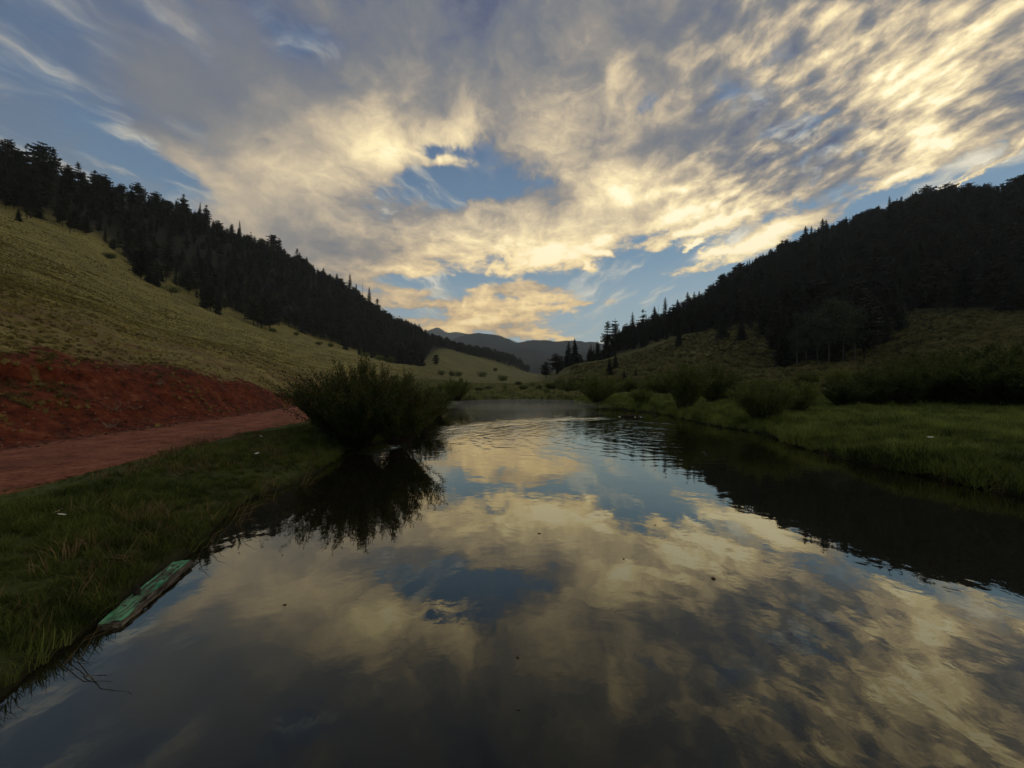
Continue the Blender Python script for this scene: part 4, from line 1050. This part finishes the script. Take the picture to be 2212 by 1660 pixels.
# bunch grass on the left meadow, sparser and tuftier low down
u = rng.uniform(-1.55, -.12, 130000); Yb = np.exp(rng.uniform(math.log(9), math.log(240), 130000)); xb = u * Yb
kz_ = h_columns(np.degrees(np.arctan2(xb, Yb)), np.hypot(xb, Yb))[1]; rb = np.hypot(xb, Yb)
ok = (rb > kz_[1] * (.97 + .26 * fbm(xb / 2.2, Yb / 2.2, 3, 8) + rng.normal(0, .035, len(xb)))) & (rb < kz_[4]) & (xb < road_xf(Yb) - .3)
ok &= rng.random(len(xb)) < (.25 + 1.0 * vnoise(xb * .5, Yb * .5, 91)) * np.clip((rb / kz_[1] - .8) * .55, .22, 1)
xb, Yb, rb = xb[ok], Yb[ok], rb[ok]
pb = np.stack([xb, Yb, H(xb, Yb) - .03], -1)
instancer('hillside_grass', pb, rng.uniform(.10, .21, len(pb)) * np.clip(.8 + rb / 160, 1, 1.8) * (.6 + .8 * vnoise(xb * .25, Yb * .12, 14)), G_bunch, label='pale dry bunch grass covering the left hillside meadow', cat='grass', tilt=.2)
# tufts on the right meadow slope
xr = rng.uniform(0.15, 1.6, 40000); Yr_ = rng.uniform(48, 185, 40000); xx = xr * Yr_
kz_ = h_columns(np.degrees(np.arctan2(xx, Yr_)), np.hypot(xx, Yr_))[1]; rb = np.hypot(xx, Yr_)
ok = (rb > kz_[0] * 1.2) & (rb < kz_[4]) & (rng.random(len(xx)) < .3 + vnoise(xx * .15, Yr_ * .15, 33))
pq = np.stack([xx[ok], Yr_[ok], H(xx[ok], Yr_[ok]) - .05], -1)
instancer('meadow_tufts', pq, rng.uniform(.4, 1.1, len(pq)), G_tuss, label='rough olive tussocks covering the right meadow slope', cat='grass', tilt=.15)

# loose stones fallen from the cut bank on to its foot and the road edge
def stone(seed):
    r = random.Random(seed); V = []; n = 6
    for i in range(1, 4):
        ph = math.pi * i / 4
        for j in range(n):
            a = 6.2832 * j / n + i * .4; q = r.uniform(.7, 1.15); V.append((math.sin(ph) * math.cos(a) * q, math.sin(ph) * math.sin(a) * q * .8, math.cos(ph) * .6 * q))
    V += [(0, 0, .62), (0, 0, -.6)]; F = []
    for i in range(2):
        for j in range(n): F.append((i * n + j, (i + 1) * n + j, (i + 1) * n + (j + 1) % n, i * n + (j + 1) % n))
    for j in range(n): F.append((3 * n, j, (j + 1) % n)); F.append((3 * n + 1, 2 * n + (j + 1) % n, 2 * n + j))
    return mesh('stone_%d' % seed, V, F, M_stone)
M_stone = leafmat('red_stone', (.05, .016, .008), (.26, .12, .07), scale=5)
ST = [stone(i) for i in range(4)]
def bankzone(x, y):
    f = road_xf(y); L = f - x; return (L < 4.2) & (L > -.35) & (rng.random(len(x)) < np.exp(-np.clip(L, 0, 9) / 1.6) + .12)
q = scatter_pts(9000, -18, -9, 0, 26, bankzone)
instancer('loose_stones', q + np.array([0, 0, .01]), rng.uniform(.01, .05, len(q)) * rng.uniform(.5, 1.6, len(q)), ST, label='small reddish stones and clods littering the foot of the cut bank', cat='stones', tilt=.5)
q = scatter_pts(5000, -18, -9.5, 0, 26, lambda x, y: (road_xf(y) - x > .0) & (road_xf(y) - x < 4.0) & (vnoise(x * .7, y * .7, 61) > .62))
instancer('bank_weeds', q, rng.uniform(.06, .20, len(q)), G_straw + G_bunch[:2], label='thin dry weeds straggling down the red cut bank', cat='weeds', tilt=.3)
# ------------------------------------------------------------------ small plants: dry brush on the red bank, white flowers
def brush(seed):
    r = random.Random(seed); g = Geo()
    for i in range(18):
        a = r.uniform(0, 6.28); l = r.uniform(.4, 1.0); up = r.uniform(.3, 1.0); p = [(0, 0, 0)]
        for k in range(1, 4):
            t = k / 3; p.append((math.cos(a) * l * t * .7 + r.gauss(0, .03), math.sin(a) * l * t * .7 + r.gauss(0, .03), up * t * l))
        g.tube(p, [.014, .010, .007, .003], 3, False)
        for q in range(3):
            b = p[r.randint(1, 3)]; g.tube([b, (b[0] + r.gauss(0, .12), b[1] + r.gauss(0, .12), b[2] + r.uniform(.02, .16))], [.006, .002], 3, False)
    return g.mesh('dry_twigs', M_sage)
BR = [brush(i) for i in range(3)]
for i, (px, py, z, s, lb) in enumerate([(250, 890, 1.3, .55, 'pale dry brush standing on the lower red bank above the road'), (342, 832, 2.2, .40, 'pale dry brush high on the red bank below the grass edge'), (292, 885, 1.0, .30, 'small pale twig bush beside the larger brush on the red bank'),
        (235, 925, .75, .35, 'flattened dry brush at the foot of the red bank beside the road'), (320, 910, .75, .3, 'low dry brush at the road edge under the red bank'), (137, 945, .7, .25, 'small whitish dry weed at the road edge near the picture edge')]):
    # walk out along the view until the bank is met
    ux = (px - 1106) / FPX; vy = (830 - py) / FPX
    Ys = np.linspace(5, 40, 1400); hh = H(ux * Ys, Ys); k = np.argmax(hh > CAMZ + vy * Ys); Y = Ys[k]
    e = link('dry_brush', BR[i % 3], None, (ux * Y, Y, hh[k] - .02), i * 1.3, (s, s, s * .8)); tag(e, lb, 'dry brush')
m_, t_, b_, o_ = mat('white_petals'); b_.inputs['Base Color'].default_value = (.72, .72, .66, 1); M_petal = m_
m_, t_, b_, o_ = mat('flower_heart'); b_.inputs['Base Color'].default_value = (.55, .38, .05, 1); M_heart = m_
def flower_meshes():
    V = []; F = []
    for k in range(9):
        a = 6.28 * k / 9; n = len(V)
        for rr_, w_ in ((.25, .10), (.75, .17), (1.0, .08)):
            V += [(math.cos(a) * rr_ - math.sin(a) * w_, math.sin(a) * rr_ + math.cos(a) * w_, .15 * rr_), (math.cos(a) * rr_ + math.sin(a) * w_, math.sin(a) * rr_ - math.cos(a) * w_, .15 * rr_)]
        F += [(n, n + 1, n + 3, n + 2), (n + 2, n + 3, n + 5, n + 4)]
    return mesh('petals', V, F, M_petal)
PET = flower_meshes()
gh = Geo(); gh.tube([(0, 0, -.05), (0, 0, .12)], [.28, .2], 8); HEART = gh.mesh('flower_centre', M_heart, True)
gs = Geo(); gs.tube([(0, 0, 0), (.3, .1, -3), (.1, 0, -7)], [.06, .07, .08], 4); STALK = gs.mesh('flower_stalk', M_grass)
fp = [(125, 1105), (133, 1112), (180, 1205), (190, 1210), (200, 1203), (196, 1216), (183, 1218), (172, 1232), (177, 1236), (528, 942), (540, 944), (547, 942), (564, 943), (620, 938), (628, 941), (683, 958), (676, 960), (690, 956), (555, 980), (290, 1142),
      (1960, 975), (1925, 988), (1860, 940), (1975, 985), (1790, 952), (2010, 945)]
for i, (px, py) in enumerate(fp):
    z0 = .62; x, y = P(px, py, z0); z = max(Hs(x, y), 0) + random.uniform(.16, .22)
    Y = (z - CAMZ) * FPX / (830 - py); x, y = (px - 1106) / FPX * Y, Y
    s = .040 if px < 1000 else .06
    e = link('white_flower', None, None, (x, y, z), 0, s * random.uniform(.8, 1.3)); e.rotation_euler = (random.uniform(-.6, .3) + .3, random.uniform(-.4, .4), random.uniform(0, 6))
    lb = 'small white daisy in the grass of the left bank between the road and the water' if px < 1000 else 'small white flower in the tall grass of the right bank'
    tag(e, lb, 'flower', 'white flowers on the left bank' if px < 1000 else 'white flowers on the right bank')
    link('petals', PET, e); link('flower_centre', HEART, e); link('stalk', STALK, e)

# ------------------------------------------------------------------ the green painted plank at the water's edge
def plank():
    m, t, b, o = mat('old_green_paint')
    tcn = t.new('ShaderNodeTexCoord'); ob = tcn.outputs['Object']
    mp = t.new('ShaderNodeMapping'); mp.inputs['Scale'].default_value = (3.0, 30, 30); t.put(mp.inputs[0], ob)
    gr = t.noise(mp.outputs[0], 1.0, 5, .65, .5).outputs['Fac']
    bl = t.noise(ob, 9, 4, .6).outputs['Fac']
    paint = t.ramp(bl, [(.35, (.030, .17, .080)), (.5, (.10, .34, .17)), (.68, (.20, .46, .25))])
    wood = t.ramp(gr, [(.3, (.03, .025, .018)), (.6, (.14, .12, .085))])
    c = t.mix(t.mr(gr, .42, .52), wood, paint)
    t.put(b.inputs['Base Color'], c); b.inputs['Roughness'].default_value = .6
    bp = t.new('ShaderNodeBump'); bp.inputs['Distance'].default_value = .01; t.put(bp.inputs['Height'], gr); t.l.new(bp.outputs[0], b.inputs['Normal'])
    m2, t2, b2, o2 = mat('weathered_wood')
    tc2 = t2.new('ShaderNodeTexCoord'); mp2 = t2.new('ShaderNodeMapping'); mp2.inputs['Scale'].default_value = (2.5, 40, 40); t2.put(mp2.inputs[0], tc2.outputs['Object'])
    g2 = t2.noise(mp2.outputs[0], 1.0, 5, .7, .4).outputs['Fac']
    t2.put(b2.inputs['Base Color'], t2.ramp(g2, [(.35, (.018, .015, .011)), (.5, (.10, .085, .062)), (.65, (.24, .21, .16))]))
    bp2 = t2.new('ShaderNodeBump'); bp2.inputs['Distance'].default_value = .02; t2.put(bp2.inputs['Height'], g2); t2.l.new(bp2.outputs[0], b2.inputs['Normal'])
    # ends on the water, from the picture
    zt = .05
    a = Vector((*P(240, 1345, zt), zt)); bb = Vector((*P(392, 1212, zt + .02), zt + .02))
    L = (bb - a).length; ang = math.atan2(bb.y - a.y, bb.x - a.x)
    e = link('wooden_plank', None, None, (a.x, a.y, 0), ang)
    tag(e, 'old split timber plank with flaking green paint lying along the left waterline', 'plank')
    wd = .088; n = 26
    # body: a split log cross-section with a fibrous water side
    V = []; F = []; k = 9
    for i in range(n + 1):
        u_ = i / n; x = L * u_ ; rag = (random.uniform(-.035, .035) if i in (0, n) else 0)
        yo = .012 * math.sin(u_ * 5) 
        prof = [(-wd, .040), (-.3 * wd, .044), (.3 * wd, .042), (.85 * wd, .034), (wd * 1.0, .018), (wd * .85, -.01), (wd * .5, -.05), (-wd * .5, -.05), (-wd, .0)]
        for q, (py_, pz_) in enumerate(prof):
            nz = random.gauss(0, .004); ny = random.gauss(0, .006 if q in (0, 1, 2) else .010)
            V.append((x + (random.uniform(-.05, .05) if i in (0, n) else 0), -(py_ + ny) + yo, pz_ + nz + .02 * u_))
    for i in range(n):
        for q in range(k): F.append((i * k + q, i * k + (q + 1) % k, (i + 1) * k + (q + 1) % k, (i + 1) * k + q))
    F.append(tuple(range(k))[::-1]); F.append(tuple(n * k + q for q in range(k)))
    link('timber', mesh('timber', V, [tuple(reversed(f)) for f in F], m2), e)
    # painted face: thin skin lifting at the edges
    V = []; F = []; cols = 7
    for i in range(n + 1):
        u_ = i / n
        for q in range(cols):
            s_ = q / (cols - 1); yy = (-wd * .98 + s_ * wd * (1.68 + .12 * math.sin(u_ * 14) + random.uniform(-.05, .05) * (q == cols - 1)))
            V.append((L * u_ + (random.uniform(-.02, .02) if i in (0, n) else 0), -yy + .012 * math.sin(u_ * 5), .0475 + .02 * u_ + random.gauss(0, .0016) + (.004 if q == 0 else 0)))
    N0 = len(V); V += [(a_, b_, c_ - .004) for a_, b_, c_ in V]
    for i in range(n):
        for q in range(cols - 1):
            if random.random() < .05 and q > 2: continue
            f = (i * cols + q, i * cols + q + 1, (i + 1) * cols + q + 1, (i + 1) * cols + q); F.append(tuple(reversed(f)))
            F.append(tuple(v_ + N0 for v_ in f))
    link('painted_face', mesh('painted_face', V, F, m), e)
    # broken knot standing up, splinters along the water side
    g = Geo(); kx = L * .40
    g.tube([(kx, .055, .03), (kx + .01, .06, .09), (kx + .015, .055, .135)], [.032, .026, .010], 7)
    link('broken_knot', g.mesh('broken_knot', M_bark), e)
    g = Geo()
    for i in range(9):
        x0 = random.uniform(.05, .9) * L; l_ = random.uniform(.12, .4); yy = -random.uniform(.075, .10)
        g.tube([(x0, yy, random.uniform(.01, .04)), (x0 + l_ * .5, yy - .012, random.uniform(.01, .04)), (x0 + l_, yy - random.uniform(0, .02), random.uniform(.01, .05))], [.006, .010, .003], 4)
    link('splinters', g.mesh('splinters', m2), e)
plank()

# ------------------------------------------------------------------ ducks and floating bits
def duck_parts():
    m, t, b, o = mat('duck_feathers'); tcn = t.new('ShaderNodeTexCoord')
    t.put(b.inputs['Base Color'], t.ramp(t.noise(tcn.outputs['Object'], 30, 3, .6).outputs['Fac'], [(.35, (.020, .015, .010)), (.7, (.10, .075, .05))]))
    m2, t2, b2, o2 = mat('duck_bill'); b2.inputs['Base Color'].default_value = (.16, .11, .03, 1)
    def loft(pts, k=12):
        g = Geo(); v = []; f = []
        for (x, z, ry, rz_) in pts:
            for j in range(k):
                a = 6.283 * j / k; v.append((x, math.cos(a) * ry, z + math.sin(a) * rz_))
        for i in range(len(pts) - 1):
            for j in range(k): f.append((i * k + j, i * k + (j + 1) % k, (i + 1) * k + (j + 1) % k, (i + 1) * k + j))
        f.append(tuple(range(k))[::-1]); f.append(tuple((len(pts) - 1) * k + j for j in range(k)))
        g.add(v, f); return g
    g = loft([(-.27, .105, .008, .006), (-.22, .085, .045, .025), (-.14, .055, .080, .055), (-.02, .045, .095, .070), (.08, .045, .085, .070), (.14, .065, .055, .060), (.165, .11, .034, .040), (.172, .150, .028, .030)])
    v, f = g.V, g.F; k = 12; n0 = len(v)
    extra = [(.176, .185, .026, .028), (.185, .212, .033, .033), (.215, .222, .030, .029), (.240, .215, .016, .016)]
    hd = loft([(.165, .11, .03, .03)] + [(.170, .15, .027, .028)] + extra)
    g.add(hd.V, hd.F)
    body = g.mesh('duck_body', m, True)
    wing = Geo()
    for s in (-1, 1):
        w_ = loft([(-.23, .10, .006, .01), (-.14, .085, .014, .035), (0, .075, .016, .045), (.08, .07, .008, .02)], 8)
        wing.add([(x, y + s * .085, z) for x, y, z in w_.V], w_.F)
    bill = loft([(.236, .212, .012, .009), (.262, .207, .013, .006), (.284, .204, .008, .003)], 8)
    return body, wing.mesh('duck_wings', m, True), bill.mesh('duck_bill', m2, True)
DB, DW, DBi = duck_parts()
for i, (px, py, rz, s, lb) in enumerate([(1347, 901, 2.7, 1.1, 'small dark duck at the left end of the group swimming by the far right shore'), (1360, 901.5, 2.9, 1.35, 'largest dark duck in the middle of the group swimming by the far right shore'), (1373, 901, 3.3, 1.1, 'small dark duck at the right end of the group swimming by the far right shore')]):
    x, y = P(px, py); e = link('duck', None, None, (x, y, -.01), rz, s); tag(e, lb, 'duck')
    link('body', DB, e); link('wings', DW, e); link('bill', DBi, e)
# ripples pushed up by the swimming ducks: low rings of real water
def wavelet(cx_, cy_, rx_, ry_, amp, n=64, rings=10):
    V = []; F = []
    for i in range(rings + 1):
        t = i / rings
        for j in range(n):
            a = 6.283 * j / n; z = .003 + amp * math.sin(t * 3.1416) * (math.sin(t * 18 + 1.5 * math.sin(a * 3)) * .6 + .4)
            V.append((cx_ + math.cos(a) * rx_ * t, cy_ + math.sin(a) * ry_ * t, max(z, .003) if i < rings else -.002))
    for i in range(rings):
        for j in range(n): F.append((i * n + j, (i + 1) * n + j, (i + 1) * n + (j + 1) % n, i * n + (j + 1) % n))
    return mesh('wake', V, F, M_water, True)
x, y = P(1362, 900.5); o = link('wake', wavelet(x, y, .85, .6, .034)); o['kind'] = 'stuff'; tag(o, 'bright rippled wake around the group of ducks', 'ripples')
m_, t_, b_, o_ = mat('floating_leaf'); t_.put(b_.inputs['Base Color'], t_.ramp(t_.noise(t_.new('ShaderNodeTexCoord').outputs['Object'], 20).outputs['Fac'], [(.3, (.05, .04, .02)), (.7, (.16, .12, .05))])); M_leaf = m_
def leaf_mesh(i):
    r = random.Random(i); V = []; F = []; n = 6
    for k in range(n + 1):
        t = k / n; wd_ = .35 * math.sin(math.pi * min(.98, max(.03, t))) ; V += [(t - .5, -wd_ , .05 + .06 * math.sin(t * 4 + i)), (t - .5, 0, .02 + .04 * t), (t - .5, wd_, .05 + .07 * math.cos(t * 3))]
    for k in range(n):
        F += [(k * 3, k * 3 + 3, k * 3 + 4, k * 3 + 1), (k * 3 + 1, k * 3 + 4, k * 3 + 5, k * 3 + 2)]
    return mesh('leaf_blade', V, F, M_leaf)
for i, (px, py, s, lb) in enumerate([(1165, 1153, .05, 'small dark curled leaf floating in the middle of the pond on the golden cloud reflection'), (1541, 1250, .06, 'thin dark leaf floating right of the pond centre on blue reflection'), (1118, 1420, .03, 'tiny pale leaf floating in the near middle of the pond'),
        (615, 1307, .035, 'tiny dark leaf floating near the green plank side of the pond'), (1415, 1135, .035, 'tiny leaf floating where the sky reflection turns blue'), (1347, 1208, .03, 'tiny leaf floating left of the thin dark one'), (1120, 1533, .02, 'minute pale speck of leaf on the dark near water')]):
    x, y = P(px, py); e = link('floating_leaf', leaf_mesh(i), None, (x, y, .002), i * 1.1, s); tag(e, lb, 'leaf')
# sedge blades standing and lying in the shallows
def reeds(pts, name, label):
    g = Geo(); r = random.Random(3)
    for (x, y, n) in pts:
        for i in range(n):
            x0, y0 = x + r.gauss(0, .10), y + r.gauss(0, .10); a = r.uniform(-.5, 1.2); l = r.uniform(.15, .45); lie = r.random() < .35
            dz_ = .01 if lie else l * r.uniform(.5, .95)
            g.tube([(x0, y0, -.02), (x0 + math.cos(a) * l * .35, y0 + math.sin(a) * l * .3, dz_ * .7 + .01), (x0 + math.cos(a) * l * .8, y0 + math.sin(a) * l * .7, dz_)], [.0035, .003, .001], 3, False)
    o = link(name, g.mesh(name, M_straw)); o['kind'] = 'stuff'; tag(o, label, 'reeds')
reeds([(*P(px, py), n) for px, py, n in [(505, 1118, 12), (525, 1100, 10), (490, 1140, 8), (560, 1075, 8), (440, 1190, 5), (120, 1450, 4), (660, 1046, 8)]], 'shore_reeds', 'thin straw-coloured sedge blades standing in the shallows of the left shore')
reeds([(*P(px, py), n) for px, py, n in [(1700, 962, 10), (1780, 985, 12), (1900, 1012, 12), (2050, 1042, 12), (2150, 1065, 10), (1600, 932, 8), (1500, 912, 6)]], 'right_shore_reeds', 'thin straw-coloured sedge blades standing in the shallows of the right shore')

# ------------------------------------------------------------------ air
def volume(name, me, dens, col, aniso=0.0):
    m = bpy.data.materials.new(name); m.use_nodes = True; t = NT(m.node_tree); t.n.clear()
    o = t.new('ShaderNodeOutputMaterial'); pv = t.new('ShaderNodeVolumePrincipled')
    pv.inputs['Color'].default_value = (*col, 1); pv.inputs['Density'].default_value = dens; pv.inputs['Anisotropy'].default_value = aniso
    t.l.new(pv.outputs[0], o.inputs['Volume'])
    me.materials.append(m); ob = link(name, me); ob['kind'] = 'stuff'; return ob
def box_mesh(x0, x1, y0, y1, z0, z1):
    V = [(x, y, z) for z in (z0, z1) for y in (y0, y1) for x in (x0, x1)]
    return mesh('haze', V, [(0, 2, 3, 1), (4, 5, 7, 6), (0, 1, 5, 4), (2, 6, 7, 3), (0, 4, 6, 2), (1, 3, 7, 5)])
zmax = float(max(Vall[:, 2].max(), MT2[..., 2].max(), MT[..., 2].max())) + 45
volume('haze', box_mesh(-5200, 5200, -5200, 5200, -1.8, zmax), .00013, (.86, .95, 1.0))
# thin mist lying on the far end of the pond
n = 24; V = []; F = []
for i in range(9):
    ph = math.pi * i / 8
    for j in range(n):
        a = 6.2832 * j / n; V.append((1 + 8.0 * math.sin(ph) * math.cos(a), 34 + 9 * math.sin(ph) * math.sin(a), .02 + .5 * (1 - math.cos(ph)) / 2))
for i in range(8):
    for j in range(n): F.append((i * n + j, i * n + (j + 1) % n, (i + 1) * n + (j + 1) % n, (i + 1) * n + j))
o = volume('mist', mesh('mist', V, F), .030, (.9, .92, .9)); tag(o, 'thin pale mist lying on the water at the far end of the pond', 'mist')
